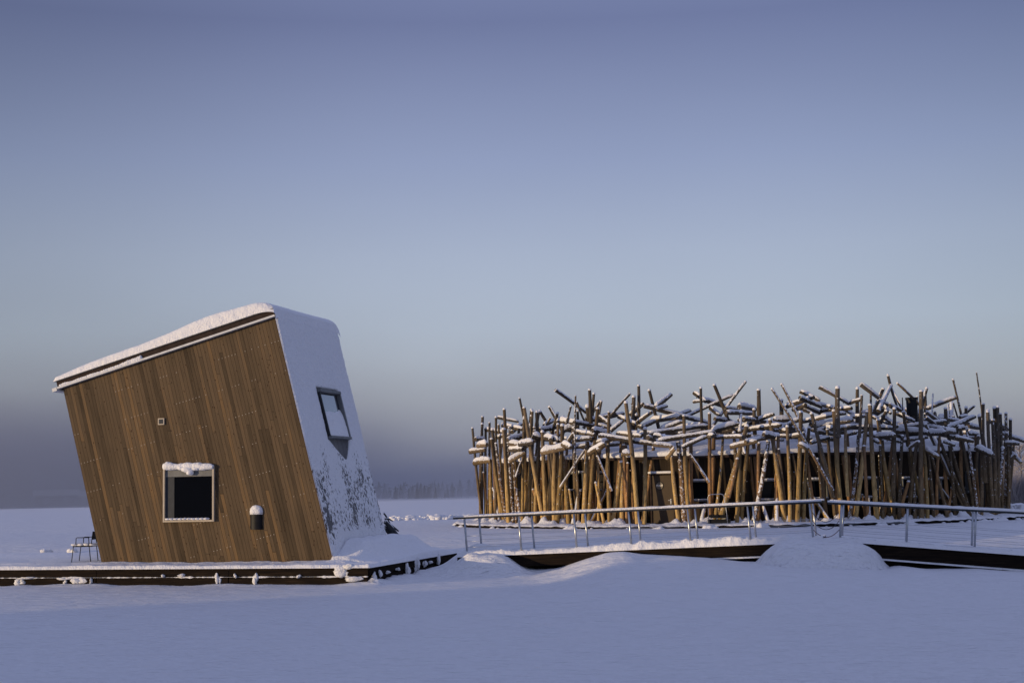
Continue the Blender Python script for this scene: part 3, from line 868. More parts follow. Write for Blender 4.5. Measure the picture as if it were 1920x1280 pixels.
# half-round wall lamp with a snow cap
lc = FW(481, 978); lw = 0.20
mb = MB()
arc = [(lw * math.cos(t), -lw * 0.6 * math.sin(t)) for t in [math.pi * k / 14 for k in range(15)]]
zt_, zb_ = FW(481, 964).z, FW(481, 992).z
bot = [C0 + (lc - C0).dot(-Udir) * (-Udir) - Udir * x + Vdir * (y - 0.002) for x, y in arc]
vsb = [(p.x, p.y, zb_) for p in bot] + [(p.x, p.y, zt_) for p in bot]
n = len(arc)
fs = [(i, i + 1, n + i + 1, n + i) for i in range(n - 1)] + [tuple(range(n - 1, -1, -1)), tuple(range(n, 2 * n)), (n - 1, 0, n, 2 * n - 1)]
mb.add(vsb, fs)
lamp = put(mb.build('wall_lamp', M['black_paint']), cab)
mb = MB()
base = lc.copy(); base.z = zt_
for k, (r, z) in enumerate([(0.21, 0.0), (0.215, 0.1), (0.19, 0.19), (0.13, 0.255), (0.05, 0.28)]):
    for i in range(15):
        t = math.pi * i / 14
        p = base - Udir * (r * math.cos(t)) - Vdir * (r * 0.62 * math.sin(t) + 0.004)
        jit = 1 + 0.04 * noise.noise(Vector((i * .6, k * 1.1, 0)))
        mb.v.append((p.x, p.y, zt_ + 0.003 + z * jit))
for k in range(4):
    for i in range(14):
        mb.f.append((k * 15 + i, k * 15 + i + 1, (k + 1) * 15 + i + 1, (k + 1) * 15 + i))
mb.f.append(tuple(60 + i for i in range(15)))
mb.f.append(tuple(i for i in reversed(range(15))))
cap = mb.build('snow_cap', M['snow_rough'], smooth=True)
put(cap, cab)

# ------------------------------------------------------------------ armchair on the deck
chx, chy = P(163, 1049, 47).x, 47.0
chair = empty('armchair', (chx, chy, 0.56), math.radians(-8))
tag(chair, 'black tubular armchair with snow on its seat, left of the leaning cabin', 'chair')
def tubeobj(name, pts, r, parent, mat='black_paint', n=8):
    mb = MB(); mb.tube(pts, r, n); return mb.build(name, M[mat], parent, smooth=True)
for sy in (-0.28, 0.28):
    tubeobj('leg', [(-0.40, sy, 0), (-0.34, sy, 0.52)], 0.014, chair)
    tubeobj('leg', [(0.26, sy, 0), (0.20, sy, 0.52), (0.18, sy, 0.80)], 0.014, chair)
    tubeobj('armrest', [(-0.26, sy, 0.52), (-0.25, sy, 0.78), (-0.22, sy, 0.80), (0.20, sy, 0.80)], 0.014, chair)
    tubeobj('back_post', [(0.26, sy, 0.50), (0.30, sy, 0.80), (0.33, sy, 1.0)], 0.014, chair)
mb = MB(); mb.box((-0.03, 0, 0.52), (0.66, 0.58, 0.04)); mb.build('seat', M['black_paint'], chair)
mb = MB(); mb.box((0.31, 0, 0.86), (0.03, 0.54, 0.26), Matrix.Rotation(0.12, 3, 'Y')); mb.build('backrest', M['black_paint'], chair)
mb = MB()
for k in range(14):
    mb.blob((-0.31 + 0.20 * (k % 4), -0.2 + 0.13 * (k // 4), 0.565), (0.14, 0.12, 0.05), k, 0.3)
mb.build('seat_snow', M['snow'], chair, smooth=True)

# dark brushwood behind the cabin's far corner
bw = empty('brushwood', P(742, 1012, 49))
tag(bw, 'dark snowy branches sticking out behind the right side of the leaning cabin', 'branches')
for k, (a, b2, r) in enumerate([((722, 978), (750, 1008), .07), ((726, 985), (749, 1013), .08), ((722, 990), (742, 1012), .09), ((722, 972), (736, 976), .03), ((724, 980), (747, 995), .04),
                                ((728, 998), (745, 1010), .06), ((720, 962), (731, 981), .03), ((722, 990), (735, 1003), .10)]):
    pa, pb = P(*a, 48.4 + 0.1 * k), P(*b2, 48.9 + 0.08 * k)
    mb = MB(); mb.tube([pa, pa.lerp(pb, .5) + Vector((0, 0, .03)), pb], [r, r * .9, r * .7], 8); put(mb.build('branch', M['rock'], smooth=True), bw)
    mb = MB(); mb.tube([pa + Vector((0, 0, r * .5)), pa.lerp(pb, .45) + Vector((0, 0, .03 + r * .6)), pa.lerp(pb, .8) + Vector((0, 0, r * .35))], [r * .8, r * .75, r * .3], 8)
    put(mb.build('branch_snow', M['snow_rough'], smooth=True), bw)

# ------------------------------------------------------------------ footbridge
def bridge(name, label, xs, z_top, rail_a, rail_b, post_px, xa_px, W=1.75):
    pass
def BP(x, cross, z):               # x along, metres across, height
    return Vector((x, bridge_y(x), z)) + Vdir * cross
def make_bridge(label, xL, zL, zLr, xR, zR, zRr, posts, W, beamh, snow_amp, cables_down):
    root = empty('footbridge', BP(xL, W / 2, zL - beamh))
    tag(root, label, 'footbridge', 'sections of the footbridge')
    x00 = xL
    def zt(x): return zL + (zR - zL) * (x - x00) / (xR - x00)
    def zr(x): return zLr + (zRr - zLr) * (x - x00) / (xR - x00)
    for cr in (0.0, W - 0.10):
        mb = MB()
        mb.hexa([BP(xL, cr, zt(xL) - beamh), BP(xR, cr, zt(xR) - beamh), BP(xR, cr + .10, zt(xR) - beamh), BP(xL, cr + .10, zt(xL) - beamh)],
                [BP(xL, cr, zt(xL)), BP(xR, cr, zt(xR)), BP(xR, cr + .10, zt(xR)), BP(xL, cr + .10, zt(xL))])
        put(mb.build('side_beam', M['beam']), root)
    mb = MB()
    mb.hexa([BP(xL, .102, zt(xL) - .12), BP(xR, .102, zt(xR) - .12), BP(xR, W - .102, zt(xR) - .12), BP(xL, W - .102, zt(xL) - .12)],
            [BP(xL, .102, zt(xL) - .02), BP(xR, .102, zt(xR) - .02), BP(xR, W - .102, zt(xR) - .02), BP(xL, W - .102, zt(xL) - .02)])
    put(mb.build('walkway_boards', M['beam']), root)
    # lower ledge with a line of snow
    mb = MB()
    xf, xL = xL, max(xL, bx_of(1290))
    mb.hexa([BP(xL, -.05, zt(xL) - beamh - .02), BP(xR, -.05, zt(xR) - beamh - .02), BP(xR, .12, zt(xR) - beamh - .02), BP(xL, .12, zt(xL) - beamh - .02)],
            [BP(xL, -.05, zt(xL) - beamh + .02), BP(xR, -.05, zt(xR) - beamh + .02), BP(xR, -.003, zt(xR) - beamh + .03), BP(xL, -.003, zt(xL) - beamh + .03)])
    put(mb.build('ledge_snow', M['snow']), root)
    xL = xf
    mb = MB()
    mb.hexa([BP(xL, .3, -.3), BP(xR, .3, -.3), BP(xR, W - .3, -.3), BP(xL, W - .3, -.3)],
            [BP(xL, .3, zt(xL) - beamh - .003), BP(xR, .3, zt(xR) - beamh - .003), BP(xR, W - .3, zt(xR) - beamh - .003), BP(xL, W - .3, zt(xL) - beamh - .003)])
    put(mb.build('float', M['beam']), root)
    # snow cover
    nx = int((xR - xL) / 0.06); ncr = 30
    X = np.zeros((nx + 1, ncr + 1)); Y = X.copy(); Z = X.copy()
    for i in range(nx + 1):
        x = xL + (xR - xL) * i / nx
        for j in range(ncr + 1):
            c = -0.07 + (W + 0.14) * j / ncr
            e = min(c + 0.07, W + .07 - c)
            amp = snow_amp(x)
            h = amp * (0.75 + 0.45 * fbm(x, c, 2.2, 3, 6.0) + 0.25 * fbm(x, c * 2, 6.0, 2, 3.0)) * (1 - 0.45 * sm(0.25, 0.6, c))
            k = sm(0, 0.10, e) ** 0.5
            hz = 0.02 + h * k if e > 0.001 else -0.035
            p = BP(x, c - (0.035 * noise.noise(Vector((x * 5, 0, 3))) if c < 0 else 0), zt(x) + hz)
            X[i, j], Y[i, j], Z[i, j] = p
    put(grid_obj('snow_layer', X, Y, Z, M['snow']), root)
    tilt = math.atan2(zR - zL, (xR - xL) / math.cos(A15))
    upv = Vector((-math.sin(tilt) * math.cos(A15), math.sin(tilt) * math.sin(A15), math.cos(tilt)))
    upv = (upv + Vector((-0.035 if tilt > 0 else 0.0, 0, 0))).normalized()
    for side, cr in ((0, 0.06), (1, W - 0.06)):
        # rail : flat steel with snow along it
        r0, r1 = BP(xL - .12, cr, zr(xL)), BP(xR, cr, zr(xR))
        up = Vector((0, 0, 1))
        mb = MB(); ac = Vdir * 0.035
        mb.hexa([r0 - ac - up * .055, r1 - ac - up * .055, r1 + ac - up * .055, r0 + ac - up * .055], [r0 - ac, r1 - ac, r1 + ac, r0 + ac])
        put(mb.build('handrail', M['steel' if False else 'dark_metal']), root)
        mb = MB()
        ns = 90
        for k in range(ns + 1):
            q = r0.lerp(r1, k / ns)
            hh = 0.055 + 0.014 * noise.noise(Vector((k * .35, side * 5, 0)))
            for (dc, dz) in ((-.04, 0.003), (-.043, hh * .55), (-.022, hh), (.022, hh), (.043, hh * .55), (.04, .003)):
                mb.v.append(tuple(q + Vdir * dc + up * dz))
        for k in range(ns):
            for t in range(5):
                a = k * 6 + t
                mb.f.append((a, a + 1, a + 7, a + 6))
            mb.f.append((k * 6 + 5, k * 6, k * 6 + 6, k * 6 + 11))
        mb.f += [(5, 4, 3, 2, 1, 0), tuple(ns * 6 + t for t in range(6))]
        put(mb.build('rail_snow', M['snow_rough'], smooth=True), root)
        for px in posts:
            x = px
            b0 = BP(x, cr, zt(x) - 0.02)
            h = (zr(x) - .057 - b0.z) / upv.z
            mb = MB(); mb.tube([b0, b0 + upv * h], 0.032, 10)
            put(mb.build('post', M['steel'], smooth=True), root)
        for k in range(cables_down):
            f = 0.12 + 0.17 * k
            c0 = BP(posts[0], cr, zt(posts[0]) - .02 + f * 1.0) + Vector((-.02, 0, 0)); c1 = BP(posts[-1], cr, zt(posts[-1]) - .02 + f) + Vector((-.02, 0, 0))
            mb = MB()
            pts = []
            m = (len(posts) - 1) * 4
            for q in range(m + 1):
                pp = c0.lerp(c1, q / m); pp.z -= 0.012 * (math.sin(math.pi * (q % 4) / 4))
                pts.append(pp)
            mb.tube(pts, 0.0055, 5)
            put(mb.build('cable', M['steel'], smooth=True), root)
    return root
def bx_of(px):                     # x on the near bridge edge for a pixel column
    for _ in range(1):
        k = (px - 960) / FPX
        t15 = math.tan(A15)
        return k * (42.3 + 8.8 * t15) / (1 + k * t15)
postsL = [bx_of(p) for p in (868, 969, 1072, 1174, 1284, 1396, 1512)]
def z_at(px, py):
    x = bx_of(px); return P(px, py, bridge_y(x)).z
zL, zR = z_at(1000, 1036), z_at(1450, 1017)
xa, xb = bx_of(1000), bx_of(1450)
sl = (zR - zL) / (xb - xa)
xL, xR = bx_of(850), bx_of(1530)
rl = (z_at(1500, 941) - z_at(900, 968)) / (bx_of(1500) - bx_of(900))
zrL = z_at(900, 968) + rl * (bx_of(855) - bx_of(900)); zrR = z_at(1500, 941) + rl * (bx_of(1530) - bx_of(1500))
print('bridge L', xL, zL + sl * (xL - xa), zrL, xR, zR + sl * (xR - xb), zrR)
def ampL(x):
    return 0.10 + 0.10 * sm(bx_of(1090), bx_of(1120), x) - 0.02 * sm(bx_of(1400), bx_of(1500), x) + 0.05 * sm(bx_of(1000), bx_of(900), x)
make_bridge('left footbridge section with steel posts, rising from the cabin deck to the snow mound', xL, zL + sl * (xL - xa), zrL, xR, zR + sl * (xR - xb), zrR, postsL, 1.75, 0.40, ampL, 4)
postsR = [bx_of(p) for p in (1561, 1684, 1810, 1938)]
xL2, xR2 = bx_of(1549), bx_of(1975)
s2 = (z_at(1900, 1039) - z_at(1640, 1019)) / (bx_of(1900) - bx_of(1640))
zl2 = z_at(1640, 1019) + s2 * (xL2 - bx_of(1640)); zr2 = z_at(1640, 1019) + s2 * (xR2 - bx_of(1640))
r2 = (z_at(1900, 960) - z_at(1600, 944)) / (bx_of(1900) - bx_of(1600))
zrl2 = z_at(1600, 944) + r2 * (xL2 - bx_of(1600)); zrr2 = z_at(1600, 944) + r2 * (xR2 - bx_of(1600))
print('bridge R', xL2, zl2, zrl2, xR2, zr2, zrr2)
make_bridge('right footbridge section with steel posts, sloping down to the right from the mound', xL2, zl2, zrl2, xR2, zr2, zrr2, postsR, 1.75, 0.46, lambda x: 0.10, 4)
# slack ropes closing the gap
for k, (dz, sag) in enumerate([(0.80, .28), (0.55, .25), (0.30, .22)]):
    a = BP(postsL[-1], 0.06, z_at(1512, 1012) + dz); b2 = BP(postsR[0], 0.06, z_at(1561, 1012) + dz)
    mb = MB()
    mb.tube([a.lerp(b2, t / 10) - Vector((0, 0, sag * 4 * (t / 10) * (1 - t / 10))) for t in range(11)], 0.010, 6)
    tag(mb.build('rope', M['rope' if k == 2 else 'dark_metal'], smooth=True, loc=a), ['topmost slack dark rope', 'middle slack dark rope', 'lowest slack reddish rope'][k] + ' across the gap between the two footbridge railings', 'rope', 'ropes across the bridge gap')

# ------------------------------------------------------------------ round bath house
ZD = 0.92
house = empty('bath_house', (RC.x, RC.y, ZD))
tag(house, 'low round dark timber bath house with snowy roof, ringed by leaning logs', 'bath house')
rdeck = empty('round_deck', (RC.x, RC.y, 0.7))
tag(rdeck, 'round dark edged floating deck under the log-ringed bath house', 'deck')
RW, RDK = 12.75, 15.2
def polar(R, th, z):               # th measured from the direction facing the camera, + to the right
    a = th
    return Vector((RC.x + R * math.sin(a), RC.y - R * math.cos(a), z))
def ring_wall(name, R0, R1, z0, z1, mat, n=96, a0=-math.pi, a1=math.pi, uvs=True, flip=False):
    mb = MB(); uv = []
    for k in range(n + 1):
        th = a0 + (a1 - a0) * k / n
        mb.v += [tuple(polar(R0, th, z0)), tuple(polar(R1, th, z1))]
        uv += [(R0 * th, z0), (R0 * th, z1)]
    for k in range(n):
        o = 2 * k
        mb.f.append((o, o + 2, o + 3, o + 1))
    mb.uv = uv
    return mb.build(name, mat)
ZE = ZD + 2.90
put(ring_wall('wall', RW, RW, ZD, ZE - .003, M['dark_boards'], 64), house)
put(ring_wall('eave_board', RW + .28, RW + .28, ZE - 0.02, ZE + 0.16, M['fascia'], 64), house)
put(ring_wall('soffit', RW + .275, RW + .003, ZE - 0.02, ZE - 0.01, M['fascia'], 64), house)
put(ring_wall('inner_wall', 6.0, 6.0, ZD, ZE + 1.4, M['dark_boards'], 64), house)
# roof snow
n = 128; prof = [(RW + .31, ZE + .10), (RW + .36, ZE + .17), (RW + .34, ZE + .27), (RW + .2, ZE + .33), (RW - 1.0, ZE + .52), (RW - 2.6, ZE + .8), (RW - 4.5, ZE + 1.15), (6.2, ZE + 1.45), (5.95, ZE + 1.38)]
X = np.zeros((n + 1, len(prof))); Y = X.copy(); Z = X.copy()
for i in range(n + 1):
    th = -math.pi + 2 * math.pi * i / n
    for j, (r, z) in enumerate(prof):
        w = 0.03 * noise.noise(Vector((th * 9, r * 2, 0)))
        p = polar(r + (w if j < 4 else 0), th, z + w * (1.5 if j > 1 else 1.6))
        X[i, j], Y[i, j], Z[i, j] = p
put(grid_obj('roof_snow', X, Y, Z, M['snow']), house)
mb = MB()
# roof understructure
put(ring_wall('roof', RW + .27, 6.0, ZE + 0.02, ZE + 1.3, M['fascia'], 64), house)
# round deck
put(ring_wall('rim', RDK, RDK, 0.45, ZD - 0.03, M['beam'], 128), rdeck)
put(ring_wall('lower_rim', RDK - .0, RDK + 0.10, ZD - 0.16, ZD - 0.17, M['beam'], 128), rdeck)
put(ring_wall('deck_boards', RDK, 5.9, ZD - 0.031, ZD - 0.03, M['beam'], 128), rdeck)
nth, nr = 620, 26
_q = on_circle(1244, 936, RW); DOOR_TH = math.atan2(_q.x - RC.x, -(_q.y - RC.y))
X = np.zeros((nth + 1, nr + 1)); Y = X.copy(); Z = X.copy()
for i in range(nth + 1):
    th = -math.pi * 0.7 + math.pi * 1.4 * i / nth
    for j in range(nr + 1):
        r = RDK + 0.06 - (RDK + 0.06 - RW) * (j / nr)
        hp = 0.03 + 0.025 * fbm(th * 15, r, 1.0, 3, 2)
        pk = max(0, fbm(th * 15, r, 1.6, 3, 8.0) + 0.05)
        hp += (0.55 * pk) * math.exp(-((r - 13.75) / 0.55) ** 2) * (1 if j < nr else 0.5)
        # snow is shovelled away in front of the door
        dth = abs(th - DOOR_TH)
        hp *= 0.25 + 0.75 * sm(0.045, 0.065, dth)
        if j == 0: hp = -0.04 + 0.045 * noise.noise(Vector((th * 40, 0, 0)))
        rr = r + (0.05 * noise.noise(Vector((th * 60, 1, 0))) if j < 2 else 0)
        p = polar(rr, th, ZD - 0.02 + hp)
        X[i, j], Y[i, j], Z[i, j] = p
put(grid_obj('snow_layer', X, Y, Z, M['snow_rough']), rdeck)
n = 900
X = np.zeros((n + 1, 6)); Y = X.copy(); Z = X.copy()
for i in range(n + 1):
    th = -1.9 + 3.8 * i / n
    q = max(0.0, noise.noise(Vector((th * 14, 3, 0))) + 0.35 * noise.noise(Vector((th * 60, 7, 0))) + 0.02 + 0.25 * sm(0.35, 0.8, th))
    w = 0.05 + 0.42 * q; hgt = 0.02 + 0.40 * q
    for j, (r, z) in enumerate(((RDK - .02, 0.55), (RDK - .02, 0.70 + hgt * .8), (RDK + w * .35, 0.70 + hgt), (RDK + w * .8, 0.69 + hgt * .7), (RDK + w * 1.3, 0.68 + hgt * .2), (RDK + w * 1.9, 0.55))):
        X[i, j], Y[i, j], Z[i, j] = polar(r, th, z)
put(grid_obj('rim_snow', X, Y, Z, M['snow_rough']), rdeck)

def wall_th(px, py, R=RW):
    q = on_circle(px, py, R)
    return math.atan2(q.x - RC.x, -(q.y - RC.y)), q
def wall_item(name, px, py, parent, extra_rot=0):
    th, q = wall_th(px, py)
    e = empty(name, (q.x, q.y, q.z), th)
    e.parent = parent
    e.matrix_parent_inverse = Matrix.Translation(parent.location).inverted()
    return e, th, q
def lbox(name, c, s, mat, parent):
    mb = MB(); mb.box(c, s); return mb.build(name, M[mat], parent)
M['gold_curtain'] = plain('gold_curtain', (0.55, 0.42, 0.20), 0.7)
wins = [(972, 905, .75, 26), (1083, 903, 1.0, 30), (1131, 903, .65, 30), (1314, 920, .85, 34), (1443, 919, .85, 34), (1531, 917, .85, 33), (1625, 915, .85, 33), (1702, 915, .85, 33), (1770, 916, .9, 34), (1817, 905, .8, 34), (1046, 907, .7, 30)]
for k, (px, py, w, hpx) in enumerate(wins):
    th, q = wall_th(px, py)
    h = hpx / FPX * q.y
    mbp = MB(); R3 = Matrix.Rotation(th, 3, 'Z')
    def L3(x, y, z): return Vector((q.x, q.y, q.z)) + R3 @ Vector((x, y, z))
    def wbox(name, c, s, mat, parent):
        mb = MB(); mb.box(L3(*c), s, R3); o = mb.build(name, M[mat]); put(o, house) if parent is None else put_child(o, parent); return o
    def put_child(o, parent):
        o.parent = parent
        return o
    wdw = MB(); wdw.box((0, 0, 0), (w, 0.04, h)); wo = wdw.build('window', M['glass']); wo.parent = house
    wo.location = L3(0, -0.03, 0) - Vector(house.location); wo.rotation_euler = (0, 0, th)
    for sx in (-1, 1):
        mb = MB(); mb.box((sx * (w / 2 + .02), -0.10, 0), (.05, .22, h + .08)); mb.build('frame', M['frame_grey'], wo)
    mb = MB(); mb.box((0, -0.10, h / 2 + .02), (w - .012, .22, .05)); mb.build('frame', M['frame_grey'], wo)
    mb = MB(); mb.box((0, -0.11, -h / 2 - .02), (w - .012, .24, .05)); mb.build('sill', M['frame_grey'], wo)
    mb = MB()
    for i in range(6):
        mb.blob((-w / 2 + w * (i + .5) / 6, -0.10, h / 2 + 0.085), (w / 8 + .04, .13, .055), k * 9 + i, .25)
    mb.build('head_snow', M['snow'], wo, smooth=True)
    mb = MB()
    for i in range(6):
        mb.blob((-w / 2 + w * (i + .5) / 6, -0.12, -h / 2 + 0.03), (w / 8 + .04, .12, .035), k * 9 + i + 50, .25)
    mb.build('sill_snow', M['snow'], wo, smooth=True)
    if k == 2:
        mb = MB()
        for sgn in (-1, 1):
            mb.box((0, -0.052, sgn * h * 0.25), (w * .9, .012, h * .40))
        mb.build('curtain', M['gold_curtain'], wo)  # golden reflection in the glass, painted as two flat panels
# staff door
th, q = wall_th(1244, 936)
door_h = 2.12; door_w = 1.02
dq = polar(RW, th, ZD + 0.03)
door = MB(); door.box((0, -0.05, door_h / 2), (door_w, 0.07, door_h)); door = door.build('staff_door', M['door_paint'])
door.parent = house; door.location = dq - Vector(house.location); door.rotation_euler = (0, 0, th)
for sx in (-1, 1):
    mb = MB(); mb.box((sx * (door_w / 2 + .04), -0.06, door_h / 2 + .02), (.07, .16, door_h + .06)); mb.build('door_frame', M['fascia'], door)
mb = MB(); mb.box((0, -0.10, door_h + .06), (door_w + .14, .24, .05)); mb.build('door_head', M['fascia'], door)
mb = MB()
mb.tube([(-.66 + .1 * i, -0.12, door_h + .13 + .01 * noise.noise(Vector((i, 0, 0)))) for i in range(13)], [.03] + [.065] * 11 + [.03], 10)
mb.build('head_snow', M['snow'], door, smooth=True)
# round sign
mb = MB()
mb.tube([(-.13, -0.088, 1.66), (-.13, -0.098, 1.66)], 0.195, 28)
sign = mb.build('sign', M['black_paint'], door)
mb = MB(); mb.tube([(-.13, -0.100, 1.66), (-.13, -0.104, 1.66)], 0.165, 28); mb.build('sign_face', M['sign_face'], sign)
cu = bpy.data.curves.new('staff_text', 'FONT'); cu.body = 'STAFF'; cu.align_x = 'CENTER'; cu.align_y = 'CENTER'; cu.size = 0.118; cu.extrude = 0.003; cu.offset = 0.004
to = bpy.data.objects.new('staff_text_tmp', cu)
dg = bpy.context.evaluated_depsgraph_get()
COL.objects.link(to)
dg.update()
tm = bpy.data.meshes.new_from_object(to.evaluated_get(bpy.context.evaluated_depsgraph_get()))
bpy.data.objects.remove(to)
tm.materials.clear(); tm.materials.append(M['letter'])
lt = bpy.data.objects.new('lettering', tm); COL.objects.link(lt); lt.parent = sign
lt.location = (-.13, -0.108, 1.66); lt.rotation_euler = (math.pi / 2, 0, 0)
mb = MB(); mb.box((.38, -.095, .98), (.05, .015, .17)); hd = mb.build('handle', M['white_metal'], door)
mb = MB(); mb.box((.38, -.095, .86), (.05, .015, .05)); mb.tube([(.38, -.10, 1.0), (.38, -.14, 1.0), (.27, -.14, 1.0)], .012, 8); mb.build('lever', M['white_metal'], door)

# steps with bent steel grab rail, right of the door
th, q = wall_th(1350, 965, 13.9)
st = empty('steps', polar(14.4, th, ZD), th)
tag(st, 'dark steps with bent steel grab rail right of the staff door', 'steps')
mb = MB(); mb.box((0, 0, .10), (.95, .5, .20)); mb.build('lower_step', M['black_paint'], st)
mb = MB(); mb.box((-.04, .25, .335), (.85, .45, .10)); mb.build('upper_step', M['black_paint'], st)
mb = MB(); mb.box((0, .10, .268), (.75, .3, .03)); mb.build('tread', M['dark_metal'], st)
mb = MB(); mb.tube([(-.42, -.3, 0), (-.42, -.3, 1.16), (-.38, -.3, 1.24), (-.30, -.3, 1.27), (.12, -.25, 1.29), (.22, -.25, 1.26), (.26, -.25, 1.18), (.34, -.25, .6), (.38, -.25, .0)], .018, 8)
mb.build('grab_rail', M['steel'], st, smooth=True)

# flue and pipes on the roof
qf = on_circle(1710, 765, 11.0)
mb = MB(); zf = P(1710, 745, qf.y).z
mb.tube([(qf.x, qf.y, ZE + .5), (qf.x, qf.y, zf - .12)], 0.26, 20)
mb.tube([(qf.x, qf.y, zf - .118), (qf.x, qf.y, zf)], 0.29, 20)
tag(mb.build('flue', M['black_paint'], smooth=False, loc=(qf.x, qf.y, ZE + .5)), 'wide black flue pipe standing in the snowy log heap on the right', 'chimney')
for px, pt, lab in ((1692.5, 745, 'left one of two thin black rods left of the wide flue'), (1701, 746, 'right one of two thin black rods left of the wide flue')):
    qf = on_circle(px, 760, 11.4); zf = P(px, pt, qf.y).z
    mb = MB(); mb.tube([(qf.x, qf.y, ZE + .4), (qf.x, qf.y, zf)], .024, 8)
    tag(mb.build('rod', M['black_paint'], loc=(qf.x, qf.y, ZE + .4)), lab, 'rod', 'thin rods by the flue')

#LOGS
# ------------------------------------------------------------------ logs
S4 = 0.25
ORG = {'A': (860, 680), 'B': (1120, 680), 'C': (1380, 680), 'D': (1640, 680)}
# uprights: crop, base x, base y, top x, top y, radius (quarter pixels), kind
UP = """
A 165 1180 180 405 12 g|A 172 1150 176 460 11 g|A 203 1180 203 505 11 o|A 222 1165 232 448 10 g|A 246 1180 238 725 16 o|A 276 1170 280 410 11 g|A 318 1170 258 565 12 o
A 345 1180 246 572 14 o|A 332 1160 300 465 10 o|A 375 1185 338 500 16 o|A 392 1175 342 350 14 o|A 412 1120 372 600 12 s|A 304 1110 258 940 10 s|A 362 1110 280 605 13 s|A 430 1115 378 486 9 s
A 477 1182 490 420 12 o|A 503 1182 496 410 16 o|A 640 1188 492 338 15 o|A 520 1182 552 365 13 o|A 556 1180 545 400 12 g|A 572 1190 606 560 13 o|A 592 1180 585 372 15 g|A 654 1182 628 520 15 o
A 680 1192 706 590 17 o|A 717 1182 726 604 17 o|A 736 1196 778 472 17 o|A 747 1180 744 462 12 o|A 824 1172 782 700 16 o|A 776 1190 775 955 11 o|A 858 1192 908 962 17 o|A 864 1075 830 950 10 o
A 936 1182 966 588 18 o|A 970 1192 1042 345 15 o|A 1092 1190 1028 900 12 o|A 982 1182 1118 950 12 o|A 1130 1182 1128 370 13 o|A 1048 1188 1036 640 11 o
A 463 1100 430 950 13 s|A 868 825 877 248 8 s|A 760 940 948 655 11 o|A 1146 962 1040 700 10 s|A 428 858 468 740 9 g
A 290 1180 262 600 10 r|A 445 1180 420 560 11 o|A 612 1180 632 700 11 r|A 695 1180 668 640 10 r|A 800 1180 812 640 12 r|A 900 1175 880 720 11 g|A 1010 1180 990 640 11 r
B 110 1190 182 745 16 o|B 184 1190 192 540 15 o|B 208 1185 212 560 11 g|B 216 1080 228 752 10 r|B 300 1120 214 302 17 o|B 272 1170 268 760 12 r|B 350 1186 358 498 17 o|B 612 1182 552 640 15 o
B 652 1178 606 592 20 s|B 692 1180 650 398 15 o|B 726 1062 704 815 8 r|B 845 1172 842 380 15 r|B 872 1112 942 568 12 o|B 908 1112 1120 475 20 o|B 780 1186 808 1070 19 o|B 836 898 696 688 11 s
B 1046 1165 1078 560 15 o|B 1078 1175 1140 535 17 o|B 1196 1080 1146 690 12 r|B 985 1010 1050 720 12 r
C 128 1170 242 588 17 s|C 242 1166 198 1060 13 s|C 305 1152 305 985 17 o|C 366 1162 256 428 17 o|C 405 1172 384 480 14 o|C 458 1150 488 372 17 o|C 504 1162 548 488 15 o|C 562 1142 547 905 13 o
C 726 958 272 198 12 s|C 702 1182 578 1010 13 o|C 600 1150 640 1090 12 d|C 728 1012 568 382 16 g|C 742 1090 685 500 13 g|C 795 1162 734 362 17 o|C 764 560 762 192 20 g|C 838 1000 820 480 13 o
C 845 1122 918 540 14 s|C 925 560 944 245 12 g|C 892 1162 984 370 17 o|C 1056 1142 1004 318 18 o|C 975 1158 944 990 12 r|C 1002 1110 996 1000 9 s|C 1104 1110 1076 700 11 g|C 1180 1110 1186 340 14 g
C 640 1010 612 720 10 g|C 300 1100 292 760 10 r|C 430 1120 440 820 10 r
D 148 1142 26 430 17 o|D 182 1110 208 548 14 g|D 134 1000 148 345 15 g|D 366 1110 214 368 13 o|D 396 1152 362 560 14 o|D 346 1060 350 215 18 g|D 442 1120 396 640 12 g|D 705 1100 382 462 15 g|D 545 1110 424 690 13 g
D 655 1142 496 940 11 g|D 716 1086 478 560 16 g|D 722 1094 524 432 14 g|D 774 1062 688 480 11 s|D 742 1010 640 490 13 g|D 865 1142 788 402 18 g|D 884 1082 846 370 14 g|D 832 900 814 310 14 g|D 902 1082 886 430 16 g
D 924 1082 898 342 16 g|D 926 1085 922 335 14 g|D 950 1082 942 385 14 g|D 990 1092 1018 428 14 g|D 906 1082 960 640 15 s|D 975 1080 984 380 13 s|D 298 1040 300 820 12 g|D 60 1110 40 620 11 g|D 600 1100 560 620 12 g|D 800 1090 800 640 12 g|D 1000 1090 1000 620 12 g
"""
